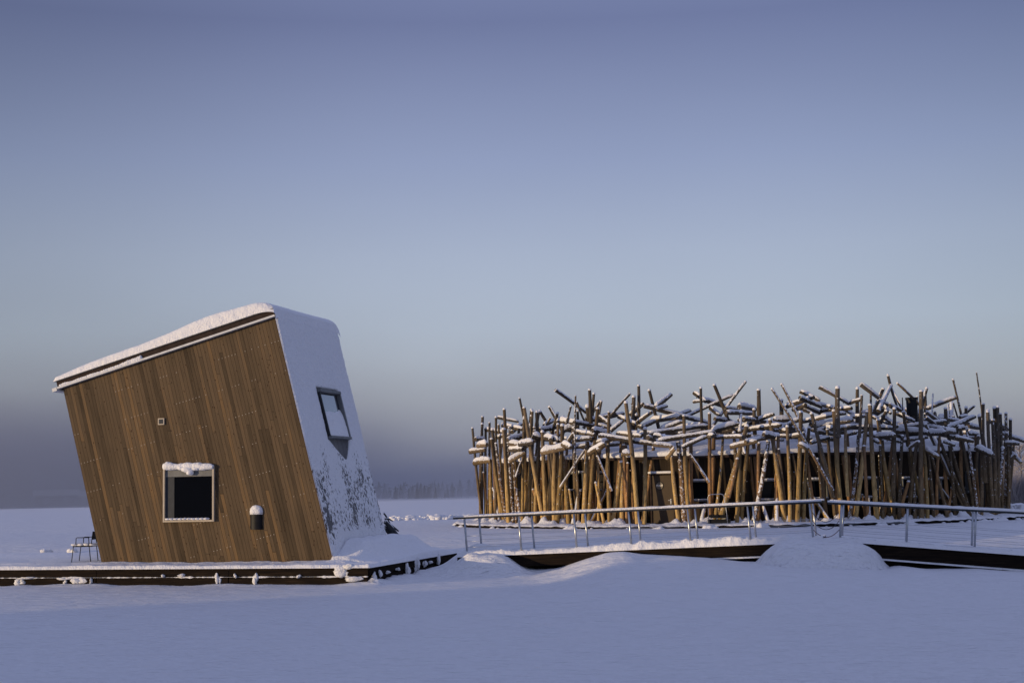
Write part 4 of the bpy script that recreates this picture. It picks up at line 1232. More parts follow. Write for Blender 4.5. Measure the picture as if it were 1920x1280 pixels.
# sticks whose feet disappear in the heap
TOPS = """
A 488 420 457 265 9 g|A 976 445 968 330 21 g|A 988 335 983 203 14 g|A 1008 325 1014 232 12 g|A 1000 390 1066 286 12 g|A 724 408 682 332 14 g|A 664 460 608 364 13 g|A 812 432 842 328 9 g|A 716 472 742 380 12 g|A 585 480 600 368 14 g|A 540 430 548 356 15 g|A 670 445 690 412 8 g|A 785 430 784 405 12 g|A 893 410 892 360 11 g|A 330 520 332 455 11 g|A 450 520 452 455 12 g|A 935 410 978 510 8 s
B 310 305 310 172 13 g|B 268 440 274 258 17 g|B 28 498 245 232 11 g|B 464 505 390 208 14 g|B 982 442 878 168 15 g|B 868 472 1112 142 12 s|B 784 420 776 190 12 g|B 292 450 292 390 11 g|B 0 490 30 290 11 g|B 1075 430 1080 360 14 g
C 170 372 170 205 17 g|C 458 402 344 162 12 s|C 340 402 340 282 17 g|C 910 330 910 195 14 g|C 1012 290 1010 188 9 g|C 1030 368 1104 196 15 s|C 1112 272 1162 172 16 s|C 1172 206 1208 330 10 g|C 138 410 136 350 15 g|C 1098 430 1125 360 13 s
D 576 420 576 296 17 g|D 652 410 588 125 9 s|D 804 390 764 74 6 g|D 686 400 686 335 14 g|D 430 378 437 235 7 g|D 294 495 390 194 13 g|D 378 330 378 250 14 g|D 272 252 172 155 11 o|D 202 335 132 205 10 g|D 614 380 590 300 7 g|D 702 362 748 325 9 g|D 550 380 550 315 7 g|D 318 320 320 255 9 g|D 452 400 452 378 15 g|D 535 400 532 345 16 g|D 850 380 850 358 14 g|D 700 1000 700 900 1 x
"""
# logs lying in or on the heap
LIE = """
A 200 500 350 526 14|A 124 575 196 572 14|A 145 622 212 615 22|A 82 668 200 652 17|A 116 752 172 740 24|A 152 742 240 735 20|A 290 408 448 442 11|A 330 470 480 500 16|A 366 578 500 545 17|A 380 742 500 672 20|A 452 612 560 598 21|A 620 676 800 640 24|A 550 548 612 566 22|A 606 506 730 484 16|A 690 578 770 530 15|A 732 438 880 458 20|A 770 512 900 472 22|A 864 448 1030 474 14|A 856 520 1020 542 17|A 1000 508 1130 540 21|A 780 612 842 636 20|A 380 606 460 622 18|A 975 684 1100 610 20|A 380 652 480 648 18|A 640 560 750 590 18|A 400 520 470 460 14|A 822 590 862 530 14|A 560 520 660 540 15|A 880 580 1000 566 16|A 1060 600 1190 560 17|A 724 204 955 374 12|A 640 470 720 430 14|A 290 560 380 540 13|A 950 420 1110 440 15|A 1040 420 1180 380 15
B 470 492 1028 238 11|B 348 322 832 456 16|B 436 334 556 238 17|B 440 352 522 326 13|B 246 392 348 304 15|B 100 512 195 436 13|B 384 534 832 472 16|B 452 588 880 522 16|B 856 518 1060 458 19|B 8 545 432 614 16|B 420 612 572 628 16|B 520 714 584 640 15|B 186 682 244 684 20|B 726 226 812 292 16|B 796 278 975 336 17|B 720 294 800 286 11|B 848 338 915 395 17|B 968 374 1180 386 16|B 1066 326 1186 350 18|B 960 340 1064 356 13|B 860 512 888 552 15|B 824 552 872 548 18|B 890 562 1090 556 14|B 1066 490 1210 428 14|B 996 632 1200 588 17|B 1090 628 1108 686 13|B 240 440 350 498 15|B 160 404 344 486 15|B 378 562 432 580 18|B 420 548 484 556 16|B 636 636 822 552 14|B 600 400 704 362 17|B 300 450 410 370 14|B 340 480 438 436 15|B 400 440 620 408 18|B 150 530 330 552 15|B 0 470 120 500 15|B 30 420 200 380 14|B 480 500 640 440 15|B 650 500 800 470 13|B 0 600 60 580 15|B 0 660 60 615 15|B 1060 430 1200 410 14|B 880 420 1010 440 14|B 10 400 100 470 13
C 24 330 122 352 19|C 22 492 286 386 15|C 376 330 584 258 17|C 432 352 522 316 16|C 500 352 572 382 12|C 282 432 408 430 19|C 100 502 338 468 16|C 70 592 262 556 14|C 206 540 290 556 19|C 336 500 376 518 22|C 470 612 540 648 18|C 596 482 882 428 18|C 500 442 724 396 14|C 676 486 722 498 18|C 1028 404 1122 344 19|C 1054 562 1192 550 22|C 1038 580 1068 600 15|C 856 302 944 278 13|C 640 360 868 342 16|C 826 412 1002 398 14|C 840 482 1190 492 15|C 480 216 630 286 14|C 478 262 640 332 15|C 622 182 850 312 13|C 932 160 1070 266 17|C 0 512 110 500 15|C 390 300 520 360 14|C 520 330 650 386 15|C 560 300 740 340 14|C 640 400 820 380 14|C 600 520 740 480 15|C 820 540 950 516 14|C 780 330 880 390 14|C 880 400 1010 360 14|C 1010 400 1180 470 14|C 1060 280 1200 350 14|C 1110 420 1135 340 13|C 560 460 660 440 14|C 740 500 900 470 14|C 60 420 220 440 13|C 390 560 480 540 14|C 390 470 480 420 16|C 560 600 700 560 14
D 388 346 614 260 14|D 150 514 402 528 22|D 402 532 532 528 20|D 526 518 604 524 19|D 520 506 752 404 16|D 390 662 482 710 17|D 468 420 704 452 15|D 626 492 672 492 20|D 756 640 882 694 22|D 898 498 968 506 17|D 936 524 1128 590 14|D 972 602 1086 608 14|D 1018 676 1098 750 15|D 380 370 480 440 14|D 60 400 170 480 14|D 160 380 300 440 14|D 230 430 320 470 14|D 400 480 530 500 15|D 480 400 600 410 14|D 600 560 740 590 14|D 700 470 790 490 15|D 520 590 600 620 13|D 700 530 780 540 14|D 860 440 950 470 14|D 940 470 1000 500 14|D 260 640 330 590 12|D 40 300 120 380 13|D 110 320 200 360 14|D 180 350 310 372 15|D 0 360 60 300 14|D 900 560 980 570 14|D 1020 720 1060 690 14|D 640 410 700 400 12|D 380 410 460 470 14
"""
def parse(txt, n):
    out = []
    for ln in txt.strip().splitlines():
        cur = None
        for rec in ln.split('|'):
            t = rec.split()
            ox, oy = ORG[t[0]]
            v = [float(x) for x in t[1:6]]
            k = t[6] if len(t) > 6 else 'g'
            if k == 'x': continue
            out.append((ox + v[0] * S4, oy + v[1] * S4, ox + v[2] * S4, oy + v[3] * S4, v[4] * S4, k))
    return out
uprights, tops, lying = parse(UP, 0), parse(TOPS, 0), parse(LIE, 0)

def log_mesh(a, b, r, seed, taper=0.85, bend=0.03, n=10, seg=8):
    """tapered, slightly crooked trunk with lumps where branches were cut"""
    mb = MB()
    rr = random.Random(seed)
    ax_ = (b - a); Ln = ax_.length; t = ax_.normalized()
    s1 = t.orthogonal().normalized(); s2 = t.cross(s1)
    b1, b2 = rr.uniform(-1, 1) * bend * min(Ln, 4) * .5, rr.uniform(-1, 1) * bend * min(Ln, 4) * .5
    rings = []
    for i in range(seg + 1):
        f = i / seg
        c = a + ax_ * f + (s1 * b1 + s2 * b2) * math.sin(math.pi * f)
        rad = r * (1.08 - (1.08 - taper) * f)
        for k in range(n):
            an = 2 * math.pi * k / n
            q = rad * (1 + 0.14 * noise.noise(Vector((math.cos(an) * 1.2, math.sin(an) * 1.2, f * Ln * 1.6 + seed))))
            mb.v.append(tuple(c + (s1 * math.cos(an) + s2 * math.sin(an)) * q))
    for i in range(seg):
        for k in range(n):
            k2 = (k + 1) % n
            mb.f.append((i * n + k, i * n + k2, (i + 1) * n + k2, (i + 1) * n + k))
    # sawn ends, own vertices so that the shading stays crisp
    for base_i, rev in ((0, True), (seg * n, False)):
        o = len(mb.v)
        mb.v += [mb.v[base_i + k] for k in range(n)]
        mb.f.append(tuple(o + k for k in (reversed(range(n)) if rev else range(n))))
    # a few cut branch stubs
    for q in range(rr.randint(0, 3)):
        f = rr.uniform(0.15, 0.9); an = rr.uniform(0, 6.28)
        c = a + ax_ * f; d = (s1 * math.cos(an) + s2 * math.sin(an) + t * 0.4).normalized()
        mb.tube([c + d * r * 0.6, c + d * r * 1.35], [r * .28, r * .22], 6)
    return mb
def snow_strip(a, b, r, seed, depth=1.0, f0=0.02, f1=0.985, n=7):
    """rounded ridge of snow lying along the upper side of a sloping log"""
    mb = MB()
    ax_ = b - a; Ln = ax_.length; t = ax_.normalized()
    up = Vector((0, 0, 1)) - t * t.z
    if up.length < 0.15: return None
    k = up.length
    up.normalize(); sd = t.cross(up)
    seg = max(6, int(Ln / 0.16))
    h0 = r * depth * (0.25 + 0.75 * k)
    for i in range(seg + 1):
        f = f0 + (f1 - f0) * i / seg
        c = a + ax_ * f
        rr_ = r * (1.08 - 0.23 * f)
        e = min(1, min(i, seg - i) * Ln / seg / (r * 1.6) + 0.15) if seg else 1
        hh = h0 * (1 + 0.35 * noise.noise(Vector((f * Ln * 2.2, seed * 1.3, 0)))) * math.sqrt(e)
        wv = min(1.05, 0.80 + 0.55 * noise.noise(Vector((f * Ln * 2.7, seed * 2.3, 9))))
        for j in range(n):
            an = -math.radians(60) + 2 * math.radians(60) * j / (n - 1)
            bulge = hh * max(0, math.cos(an * 90 / 60)) ** 0.7 if abs(an) < math.radians(59.9) else 0
            p = c + sd * (math.sin(an * wv) * rr_ * 1.04) + up * (math.cos(an * wv) * rr_ * 1.02 + bulge * (0.5 + 0.5 * wv))
            mb.v.append(tuple(p))
        mb.v.append(tuple(c + up * rr_ * 0.1))
    m = n + 1
    for i in range(seg):
        for j in range(m):
            j2 = (j + 1) % m
            mb.f.append((i * m + j, i * m + j2, (i + 1) * m + j2, (i + 1) * m + j))
    mb.f.append(tuple(reversed(range(m)))); mb.f.append(tuple(seg * m + j for j in range(m)))
    return mb
def dome(mb, top, t, r, h, seed):
    t = Vector((t.x * .4, t.y * .4, 1)).normalized()
    s1 = t.orthogonal().normalized(); s2 = t.cross(s1); n = 10; o = len(mb.v)
    prof = [(1.0, -0.05), (1.12, 0.12), (1.02, .5), (.72, .85), (.3, 1.0)]
    for k, (q, z) in enumerate(prof):
        for i in range(n):
            an = 2 * math.pi * i / n
            w = 1 + 0.08 * noise.noise(Vector((math.cos(an), math.sin(an), seed + k)))
            mb.v.append(tuple(top + (s1 * math.cos(an) + s2 * math.sin(an)) * r * q * w + t * (h * z)))
    for k in range(len(prof) - 1):
        for i in range(n):
            i2 = (i + 1) % n
            mb.f.append((o + k * n + i, o + k * n + i2, o + (k + 1) * n + i2, o + (k + 1) * n + i))
    mb.f.append(tuple(o + (len(prof) - 1) * n + i for i in range(n)))
    mb.f.append(tuple(o + i for i in reversed(range(n))))

def finish_log(name, a, b, r, kind, seed, label, group, cat='log', snow=1.0, cap=True, capr=1.0):
    mk = {'o': 'log', 'r': 'log_red', 'g': 'log_grey', 's': 'log_frost', 'd': 'log_end'}[kind]
    Ln = (b - a).length
    o = log_mesh(a, b, r, seed, seg=max(4, min(9, int(Ln / 0.5)))).build(name, M[mk], smooth=True, loc=a)
    if label: tag(o, label, cat, group)
    t = (b - a).normalized()
    sb = MB()
    steep = abs(t.z)
    if steep < 0.93:
        st_ = snow_strip(a, b, r, seed, snow * (1.0 if steep < 0.6 else 0.35))
        if st_ is not None: sb.add(st_.v, st_.f)
    if cap and steep > 0.45:
        hi = b if b.z > a.z else a
        dome(sb, hi - t * r * .1, t, r * .9 * capr, r * (0.75 + 0.6 * random.Random(seed).random()) * capr, seed)
    if sb.v:
        s = sb.build('snow_cap', M['snow_rough'], smooth=True, loc=a)
        s.location = (0, 0, 0); s.parent = o
    return o
LOGS = []      # (object, info) for the labels
SURPLUS = []
_all = [math.hypot(q[0] - q[2], q[1] - q[3]) * q[4] for q in tops + lying]
CUT = sorted(_all, reverse=True)[290 - len(uprights)] if len(_all) > 290 - len(uprights) else 0
print('logs', len(uprights), len(tops), len(lying), 'cut', CUT)
def info(px, py, px2, py2, r, kind, typ, o):
    LOGS.append(dict(o=o, bx=px, by=py, tx=px2, ty=py2, r=r, kind=kind, typ=typ))
ZB = ZD + 0.0
for k, (bx, by, tx, ty, r, kind) in enumerate(uprights):
    rr = random.Random(k + 17)
    ground_log = by > 680 + 1035 * S4 or (bx > 1780 and by > 680 + 985 * S4)
    back = ty > 0 and rr.random()
    Rb = 14.05 - 0.55 * rr.random() - (0.35 if kind == 'r' else 0)
    if ground_log:
        # foot on the deck: find the circle radius that gives the photographed foot height
        a = on_circle(bx, by + 4, Rb)
        best = None
        for q in range(30):
            Rq = 13.0 + 0.05 * q
            p = on_circle(bx, by, Rq)
            e = abs(p.z - (ZB + 0.03))
            if best is None or e < best[0]: best = (e, Rq, p)
        a = on_circle(bx, by, Rb)
        a.z = ZB - 0.02
    else:
        Rb = 14.2
        a = on_circle(bx, by, Rb)
    leanin = 0.25 + 0.5 * rr.random()
    b = P(tx, ty, min(a.y + leanin, 90)) if ground_log else P(tx, ty, a.y + 0.35)
    rm = r / FPX * a.y
    cab_ = kind in 'ogsrd'
    o = finish_log('log', a, b, rm, kind, k + 1, None, None, cap=not (k == -1))
    info(bx, by, tx, ty, r, kind, 'up', o)
for k, (bx, by, tx, ty, r, kind) in enumerate(tops):
    rr = random.Random(k + 117)
    Rb = rr.uniform(9.5, 12.5)
    a = on_circle(bx, by, Rb)
    b = P(tx, ty, a.y + rr.uniform(-.6, .6))
    t = (b - a).normalized()
    rm = r / FPX * a.y
    # carry the foot down into the heap
    a2 = a - t * 0.8
    if math.hypot(bx - tx, by - ty) * r <= CUT:
        SURPLUS.append(dict(a=a2, b=b, rm=rm, seed=k + 401)); continue
    o = finish_log('log', a2, b, rm, kind, k + 401, None, None)
    info(bx, by, tx, ty, r, kind, 'top', o)
for k, (bx, by, tx, ty, r, kind) in enumerate(lying):
    rr = random.Random(k + 217)
    my = (by + ty) / 2
    Rb = 13.9 - 5.0 * sm(825, 770, my) * rr.uniform(0.3, 1.0) - 0.4 * rr.random()
    if my > 828: Rb = 14.2
    mx = (bx + tx) / 2
    c = on_circle(mx, my, Rb)
    dy = rr.uniform(-1.0, 1.0) * (1.6 if abs(bx - tx) > 20 else 1.2)
    if abs(bx - tx) > 70: dy *= 0.6
    if my > 828: dy = -abs(dy) * 0.6
    near_first = -1 if rr.random() < .5 else 1
    a = P(bx, by, c.y - dy / 2); b = P(tx, ty, c.y + dy / 2)
    rm = (r if r < 3.9 else 3.9 + (r - 3.9) * 0.35) / FPX * c.y
    if math.hypot(bx - tx, by - ty) * r <= CUT:
        SURPLUS.append(dict(a=a, b=b, rm=rm, seed=k + 801)); continue
    o = finish_log('log', a, b, rm, 'o' if (my > 818 and rr.random() < .5) else 'g', k + 801, None, None, snow=0.85 if r < 4.3 else 1.5, cap=False)
    info(bx, by, tx, ty, r, kind, 'lie', o)

# labels that single each log out
def nth(n):
    return ['first', 'second', 'third', 'fourth', 'fifth', 'sixth', 'seventh', 'eighth', 'ninth', 'tenth', 'eleventh', 'twelfth', 'thirteenth', 'fourteenth', 'fifteenth', 'sixteenth', 'seventeenth', 'eighteenth', 'nineteenth', 'twentieth'][n] if n < 20 else None
ZONES = [(0, 935, 'at far left end'), (935, 1000, 'near leftmost window'), (1000, 1062, 'left of twin windows'), (1062, 1145, 'before twin windows'), (1145, 1215, 'left of staff door'),
         (1215, 1275, 'at staff door'), (1275, 1335, 'right of staff door'), (1335, 1400, 'behind grab rail'), (1400, 1460, 'right of grab rail'), (1460, 1515, 'left of bridge gap'), (1515, 1575, 'behind bridge gap'),
         (1575, 1640, 'right of bridge gap'), (1640, 1700, 'left of black flue'), (1700, 1745, 'under black flue'), (1745, 1800, 'right of black flue'), (1800, 1850, 'near tallest pole'), (1850, 2000, 'at far right end')]
def zone(x):
    for i, (a, b, n_) in enumerate(ZONES):
        if a <= x < b: return i, n_
    return len(ZONES) - 1, ZONES[-1][2]
buckets = {}
for L_ in LOGS:
    x = L_['bx'] if L_['typ'] == 'up' else (L_['bx'] + L_['tx']) / 2
    L_['x'] = x
    buckets.setdefault((L_['typ'], zone(x)[0]), []).append(L_)
for (typ, zi), ls in buckets.items():
    ls.sort(key=lambda q: q['x'])
    for i, L_ in enumerate(ls):
        dx = L_['tx'] - L_['bx']; dyy = L_['by'] - L_['ty']
        ln = math.hypot(dx, dyy)
        slope = dx / max(1, abs(dyy))
        thick = 'thick' if L_['r'] > 4.1 else ('slender' if L_['r'] < 2.9 else 'mid-sized')
        tone = {'o': 'golden', 'r': 'reddish', 'g': 'dark grey', 's': 'snow-plastered', 'd': 'dark'}[L_['kind']]
        if typ == 'up':
            size = 'short' if ln < 75 else ('tall' if ln > 160 else '')
            lean = 'leaning right' if slope > .12 else ('leaning left' if slope < -.12 else 'upright')
            lab = f"{size} {thick} {tone} {lean} log, {nth(i)} from left {ZONES[zi][2]}"
            grp = 'logs leaning round the bath house'
        elif typ == 'top':
            lean = 'tilting right' if slope > .2 else ('tilting left' if slope < -.2 else 'upright')
            lab = f"{tone} {lean} log end poking up, {nth(i)} from left {ZONES[zi][2]}"
            grp = 'log ends poking out of the heap'
        else:
            size = 'long' if abs(dx) > 55 else ('stubby' if ln < 20 else 'short')
            flat = 'level' if abs(dyy) < 0.18 * abs(dx) else ('rising right' if (dyy * (1 if dx > 0 else -1)) > 0 else 'falling right')
            lab = f"{size} snowy {flat} lying log, {nth(i)} from left {ZONES[zi][2]}"
            grp = 'snowy logs lying on the roof'
        lab = ' '.join(lab.split())
        tag(L_['o'], lab, 'log', grp)
# beyond the 290 largest logs: the smaller poles packed between and behind them, as one mass
bark_mb, red_mb, snow_mb = MB(), MB(), MB()
def mass_log(a, b, r, seed, red=False, snow=0.9, cap=True):
    m = log_mesh(a, b, r, seed, seg=5, n=8)
    (red_mb if red else bark_mb).add(m.v, m.f)
    t = (b - a).normalized()
    if abs(t.z) < 0.9:
        st_ = snow_strip(a, b, r, seed, snow * (1.0 if abs(t.z) < 0.6 else 0.35))
        if st_ is not None: snow_mb.add(st_.v, st_.f)
    if cap and abs(t.z) > 0.45:
        hi = b if b.z > a.z else a
        dome(snow_mb, hi - t * r * .1, t, r * .9, r, seed)
rf = random.Random(99)
for k in range(46):
    th = -1.25 + 2.5 * (k + .5) / 46 + rf.uniform(-.04, .04)
    R_ = rf.uniform(9.5, 12.4)
    c = polar(R_, th, ZE + 0.55 + rf.uniform(0.0, 0.75) + (12.75 - R_) * 0.12)
    an = th + rf.uniform(-.7, .7) + (math.pi if rf.random() < .5 else 0)
    ln = rf.uniform(1.4, 2.8)
    d = Vector((math.cos(an), math.sin(an), rf.uniform(-.18, .18))).normalized()
    mass_log(c - d * ln / 2, c + d * ln / 2, rf.uniform(.07, .11), 1200 + k)
for x0_, x1_, cnt in ((905, 1065, 20), (1065, 1205, 10), (1290, 1640, 16), (1640, 1890, 22)):
    for k in range(cnt):
        px = x0_ + (x1_ - x0_) * (k + rf.random()) / cnt
        a = on_circle(px, 976, rf.uniform(13.05, 13.5)); a.z = ZD - .02
        b = P(px + rf.uniform(-22, 22), rf.uniform(800, 850) if rf.random() < .7 else rf.uniform(880, 930), a.y + rf.uniform(0, .3))
        mass_log(a, b, rf.uniform(.065, .10), 1400 + k + int(px), red=rf.random() < .6)
for q in SURPLUS:
    mass_log(q['a'], q['b'], q['rm'], q['seed'], False)
me = bpy.data.meshes.new('packed_poles')
o1, o2 = len(bark_mb.v), len(bark_mb.v) + len(red_mb.v)
allf = bark_mb.f + [tuple(i + o1 for i in f) for f in red_mb.f] + [tuple(i + o2 for i in f) for f in snow_mb.f]
me.from_pydata(bark_mb.v + red_mb.v + snow_mb.v, [], allf)
for mname in ('log_grey', 'log_red', 'snow_rough'): me.materials.append(M[mname])
n1, n2 = len(bark_mb.f), len(bark_mb.f) + len(red_mb.f)
me.polygons.foreach_set('material_index', [0] * n1 + [1] * (n2 - n1) + [2] * (len(allf) - n2))
me.shade_smooth(); me.update()
ho = bpy.data.objects.new('packed_poles', me); COL.objects.link(ho)
tag(ho, 'mass of smaller poles packed between and behind the larger logs', kind='stuff')

# ------------------------------------------------------------------ snow rubble and lumps on the ice
mb = MB()
rr = random.Random(11)
for i in range(170):
    px = rr.uniform(728, 900); D = rr.uniform(88, 99)
    x = (px - 960) / FPX * D
    s = rr.uniform(0.05, 0.16) * (0.6 + 0.8 * max(0, noise.noise(Vector((px * .03, 0, 0))) + .4))
    mb.blob((x, D, ground_z(x, D) + s * .2), (s * 1.5, s, s * .8), i, 0.5, 7, 5, 2)
tag(mb.build('snow_rubble', M['snow'], smooth=True), 'ridge of churned snow lumps on the ice left of the bath house', kind='stuff')
for px, py, s in ((36, 1051, .12), (85, 1036, .13), (137, 1031, .12), (8, 1047, .06), (58, 1057, .10)):
    D = 55 if py < 1045 else 50
    x = (px - 930) / FPX * D
    x = P(px, py, D).x
    mb = MB(); z = ground_z(x, D)
    for q in range(5):
        mb.blob((x + rr.uniform(-1, 1) * s, D + rr.uniform(-1, 1) * s, z + s * .5), (s * 1.2, s, s * 1.1), q + int(px), .5, 9, 7, 2)
    tag(mb.build('snow_lump', M['snow'], smooth=True, loc=(x, D, z)), {36: 'low lump of snow on the ice, second from the left edge', 85: 'pointed snow lump on the ice midway between the left edge and the armchair', 137: 'snow lump on the ice just left of the armchair', 8: 'smallest snow lump at the left edge of the ice', 58: 'snow lump close behind the deck edge left of the armchair'}[px], 'snow lump', 'snow lumps on the ice')

# ------------------------------------------------------------------ far bank
#FAR
rr = random.Random(21)
def conifer(mb, x, y, z, h, w, seed):
    r2 = random.Random(seed)
    tiers = 6; n = 7
    for t in range(tiers):
        f = t / tiers
        zc = z + h * (0.08 + 0.9 * f); rad = w * (1 - f) ** 0.8 + 0.05
        o = len(mb.v)
        mb.v.append((x, y, zc + h * 0.22))
        for k in range(n):
            an = 2 * math.pi * k / n + t
            q = rad * r2.uniform(0.65, 1.2)
            mb.v.append((x + q * math.cos(an), y + q * math.sin(an), zc - r2.uniform(0, .06) * h))
        for k in range(n):
            mb.f.append((o, o + 1 + k, o + 1 + (k + 1) % n))
def scrub(mb, x, y, z, h, w, seed, leaves=60):
    """open bushy crown made of many small flakes on a few stems"""
    r2 = random.Random(seed)
    for k in range(leaves):
        u = r2.uniform(-1, 1); v = r2.uniform(-1, 1); q = r2.random()
        hw = w * (0.45 + 0.6 * math.sin(math.pi * min(1, q * 1.05)))
        c = Vector((x + u * hw, y + v * hw, z + h * q))
        s = h * r2.uniform(0.03, 0.09)
        d1 = Vector((r2.uniform(-1, 1), r2.uniform(-1, 1), r2.uniform(-1, 1))).normalized() * s
        d2 = Vector((r2.uniform(-1, 1), r2.uniform(-1, 1), r2.uniform(0, 1.5))).normalized() * s * 1.4
        mb.add([c - d1, c + d1, c + d2], [(0, 1, 2)])
mb = MB()
for i in range(1300):
    x = rr.uniform(-130, 175); y = rr.uniform(240, 300)
    hh = (rr.uniform(1.5, 3.4) + max(0, y - 240) * 0.03) * (1.0 if x < -60 or x > 60 else 0.75)
    if noise.noise(Vector((x * .05, 0, 2))) < -0.35: hh *= 0.5
    if rr.random() < .55: conifer(mb, x, y, ground_z(x, y) - .2, hh, hh * .26, i)
    else: scrub(mb, x, y, ground_z(x, y) - .2, hh * .9, hh * .4, i, 40)
tag(mb.build('far_forest', M['conifer']), 'dark far bank woodland dissolving in the fog', kind='stuff')
# houses on the far bank, at the left edge
def far_house(px, w, d, hw, hr, lab, D):
    c = P(px, 940, D); z = ground_z(c.x, D) + 0.1
    h = empty('house', (c.x, D, z), math.radians(20))
    tag(h, lab, 'house', 'houses on the far bank')
    mb = MB(); mb.box((0, 0, hw / 2), (w, d, hw)); mb.build('wall', M['house_wall'], h)
    mb = MB()
    mb.add([(-w / 2, -d / 2, hw), (w / 2, -d / 2, hw), (w / 2, d / 2, hw), (-w / 2, d / 2, hw), (-w / 2, 0, hw + hr), (w / 2, 0, hw + hr)], [(0, 4, 3), (1, 2, 5), (0, 1, 5, 4), (2, 3, 4, 5)])
    mb.build('gable', M['house_wall'], h)
    for sgn in (-1, 1):
        mb = MB()
        e = .5
        a = Vector((-w / 2 - e, sgn * (d / 2 + e), hw - hr * e / (d / 2) + .05)); b = Vector((w / 2 + e, sgn * (d / 2 + e), a.z)); c2 = Vector((w / 2 + e, 0, hw + hr + .05)); d2 = Vector((-w / 2 - e, 0, hw + hr + .05))
        up = Vector((0, 0, .12)); mb.hexa([a, b, c2, d2], [a + up, b + up, c2 + up, d2 + up])
        mb.build('roof', M['snow'], h)
    for sx in (-.25, .25):
        mb = MB(); mb.box((w * sx, -d / 2 - .03, hw * .5), (.9, .05, 1.0)); mb.build('window', M['white_metal'], h)
far_house(105, 6.5, 6, 1.7, 0.8, 'low house with snowy gable roof standing in the fog on the far left bank', 240)
far_house(148, 3.2, 4, 1.5, 0.7, 'small snowy roofed hut in the fog, right of the low house on the far bank', 241)

# fog bank of river steam hanging beyond the bath house
fx0, fx1, fy0, fy1, fz0, fz1 = -420, 520, 202, 480, -2.0, 62
mb = MB(); mb.box(((fx0 + fx1) / 2, (fy0 + fy1) / 2, (fz0 + fz1) / 2), (fx1 - fx0, fy1 - fy0, fz1 - fz0))
fm = bpy.data.materials.new('river_fog'); fm.use_nodes = True
nt = fm.node_tree; nt.nodes.clear()
out = nt.nodes.new('ShaderNodeOutputMaterial')
pv = nt.nodes.new('ShaderNodeVolumePrincipled')
pv.inputs['Color'].default_value = (0.50, 0.54, 0.64, 1)  # dim bluish scatter colour stands in for shade lying on the fog
pv.inputs['Anisotropy'].default_value = 0.0
geo = N(nt, 'ShaderNodeNewGeometry')
sp = N(nt, 'ShaderNodeSeparateXYZ'); nt.links.new(geo.outputs['Position'], sp.inputs[0])
def fm_(op, a, b=None):
    n = N(nt, 'ShaderNodeMath', operation=op)
    for i, s_ in enumerate((a, b)):
        if s_ is None: continue
        if isinstance(s_, (int, float)): n.inputs[i].default_value = s_
        else: nt.links.new(s_, n.inputs[i])
    return n.outputs[0]
hexp = fm_('ADD', fm_('EXPONENT', fm_('MULTIPLY', sp.outputs['Z'], -1 / 12.0)), fm_('MULTIPLY', fm_('EXPONENT', fm_('MULTIPLY', sp.outputs['Z'], -1 / 3.2)), 2.6))
mp = N(nt, 'ShaderNodeMapping'); mp.inputs['Scale'].default_value = (0.016, 0.010, 0.05); nt.links.new(geo.outputs['Position'], mp.inputs[0])
nz = N(nt, 'ShaderNodeTexNoise', i_Scale=1.0, i_Detail=2.0); nt.links.new(mp.outputs[0], nz.inputs['Vector'])
nm = N(nt, 'ShaderNodeMapRange', i_1=0.3, i_2=0.7, i_3=0.3, i_4=1.7); nt.links.new(nz.outputs['Fac'], nm.inputs[0])
# thicker towards the left bank
lx = N(nt, 'ShaderNodeMapRange', i_1=110.0, i_2=-20.0, i_3=0.30, i_4=0.62); nt.links.new(sp.outputs['X'], lx.inputs[0])
lx2 = N(nt, 'ShaderNodeMapRange', i_1=-20.0, i_2=-95.0, i_3=0.0, i_4=1.0); nt.links.new(sp.outputs['X'], lx2.inputs[0])
edge = N(nt, 'ShaderNodeMapRange', i_1=62.0, i_2=34.0, i_3=0.0, i_4=1.0); nt.links.new(sp.outputs['Z'], edge.inputs[0])
nt.links.new(fm_('MULTIPLY', fm_('MULTIPLY', fm_('MULTIPLY', hexp, nm.outputs[0]), fm_('MULTIPLY', fm_('ADD', lx.outputs[0], lx2.outputs[0]), edge.outputs[0])), 0.021), pv.inputs['Density'])
nt.links.new(pv.outputs[0], out.inputs['Volume'])
tag(mb.build('fog_bank', fm), 'bank of river fog hanging over the far shore', kind='stuff')

# wood on the near shore, behind and left of the camera: keeps the low sun off the foreground
sd = Vector((math.sin(SUN_AZ), math.cos(SUN_AZ), 0)); sn = Vector((-math.cos(SUN_AZ), math.sin(SUN_AZ), 0))
mb = MB()
rr = random.Random(77)
for i in range(420):
    nn = rr.uniform(-75, 35.0) if i > 40 else rr.uniform(29, 34.7); t = rr.uniform(72, 112)
    p = sn * nn - sd * t
    h = rr.uniform(9, 14)
    conifer(mb, p.x, p.y, -0.3, h, h * .14 if nn > 32 else h * .22, 5000 + i)
tag(mb.build('shore_forest', M['conifer']), 'wood of dark conifers on the near shore', kind='stuff')
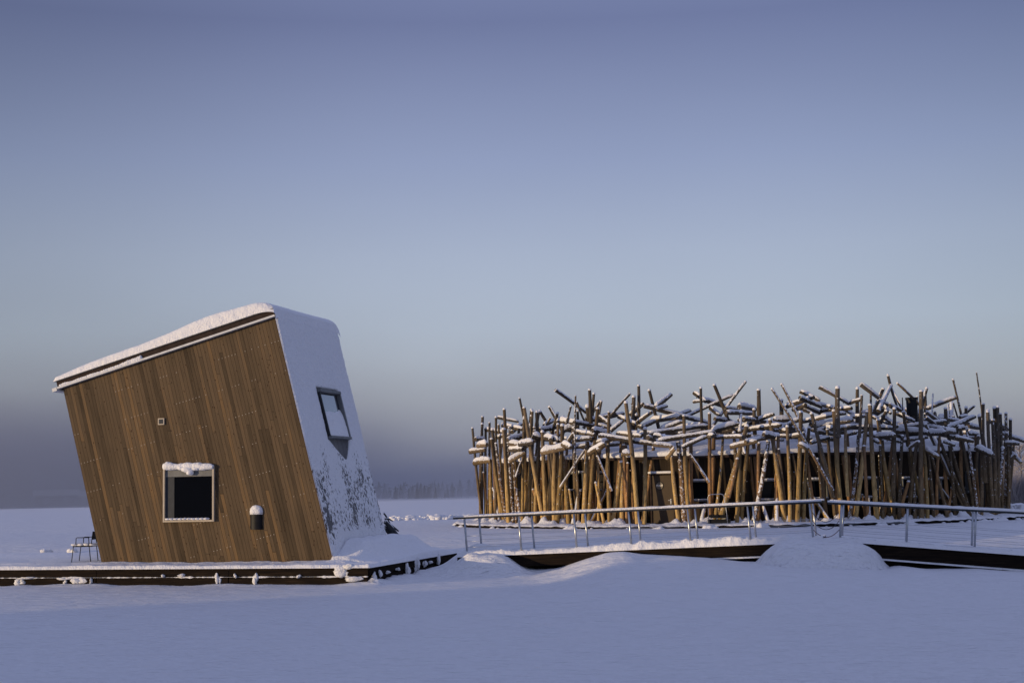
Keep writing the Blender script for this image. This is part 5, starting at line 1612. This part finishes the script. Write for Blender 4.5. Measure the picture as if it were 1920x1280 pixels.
# frosty trees at the right edge of the picture
def frosty_tree(px, ptop, D, w, lab, seed):
    c = P(px, 935, D); z = ground_z(c.x, D) - .1; h = P(px, ptop, D).z - z
    t = empty('frosty_tree', (c.x, D, z)); tag(t, lab, 'tree', 'frosty trees right of the bath house')
    mb = MB(); mb.tube([(0, 0, 0), (.05, 0, h * .5), (-.03, 0, h * .93)], [.11, .07, .02], 7); mb.build('trunk', M['trunk'], t)
    r2 = random.Random(seed); mb = MB()
    for k in range(60):
        zb = h * r2.uniform(.12, .9); an = r2.uniform(0, 6.28); L_ = w * (1.15 - zb / h) * r2.uniform(.6, 1.1)
        a = Vector((0, 0, zb)); b = a + Vector((math.cos(an) * L_, math.sin(an) * L_, L_ * .7))
        mb.tube([a, a.lerp(b, .5) + Vector((0, 0, -.05)), b], [.03, .02, .008], 4)
        for q in range(9):
            c0 = a.lerp(b, r2.uniform(.3, 1)); d = Vector((r2.uniform(-1, 1), r2.uniform(-1, 1), r2.uniform(-.3, 1))) * .42
            mb.tube([c0, c0 + d], [.016, .008], 3)
    mb.build('crown', M['frosty_twig'], t)
frosty_tree(1899, 838, 128, 1.7, 'frosty bare tree just right of the rightmost log', 1)
frosty_tree(1917, 826, 122, 2.0, 'frosty bare tree cut off by the right edge of the picture', 2)
frosty_tree(1945, 822, 126, 2.2, 'frosty bare tree beyond the right edge of the picture', 3)
for k, (px, ptop, D, lab) in enumerate(((1900, 884, 104, 'pale frosty bush beside the rightmost log'), (1920, 878, 100, 'pale frosty bush at the right picture edge'))):
    c = P(px, 935, D); z = ground_z(c.x, D); h = P(px, ptop, D).z - z
    b = empty('frosty_bush', (c.x, D, z)); tag(b, lab, 'bush', 'frosty bushes right of the bath house')
    r2 = random.Random(k + 50); mb = MB()
    for q in range(420):
        an = r2.uniform(0, 6.28); L_ = h * r2.uniform(.5, 1.05)
        a = Vector((r2.uniform(-.9, .9), r2.uniform(-.5, .5), 0)); d = Vector((math.cos(an) * .45, math.sin(an) * .35, 1)).normalized()
        mb.tube([a, a + d * L_ * .6, a + d * L_ + Vector((r2.uniform(-.2, .2), 0, 0))], [.018, .012, .005], 3)
    mb.build('twigs', M['frosty_twig'], b)
for k, (px, py, lab) in enumerate(((1893, 949, 'dark snow-topped stone just right of the rightmost log'), (1911, 951, 'dark snow-topped stone nearest the right picture edge'))):
    c = on_circle(px, py, 8) if False else P(px, py, 84)
    z = ground_z(c.x, 84)
    e = empty('stone', (c.x, 84, z)); tag(e, lab, 'stone', 'stones on the ice')
    mb = MB(); mb.blob((0, 0, .1), (.45, .35, .22), k, .5, 10, 8, 2); mb.build('rock', M['rock'], e, smooth=True)
    mb = MB(); mb.blob((-.05, -.02, .27), (.42, .33, .12), k + 5, .4, 10, 8, 2); mb.build('snow_cap', M['snow'], e, smooth=True)
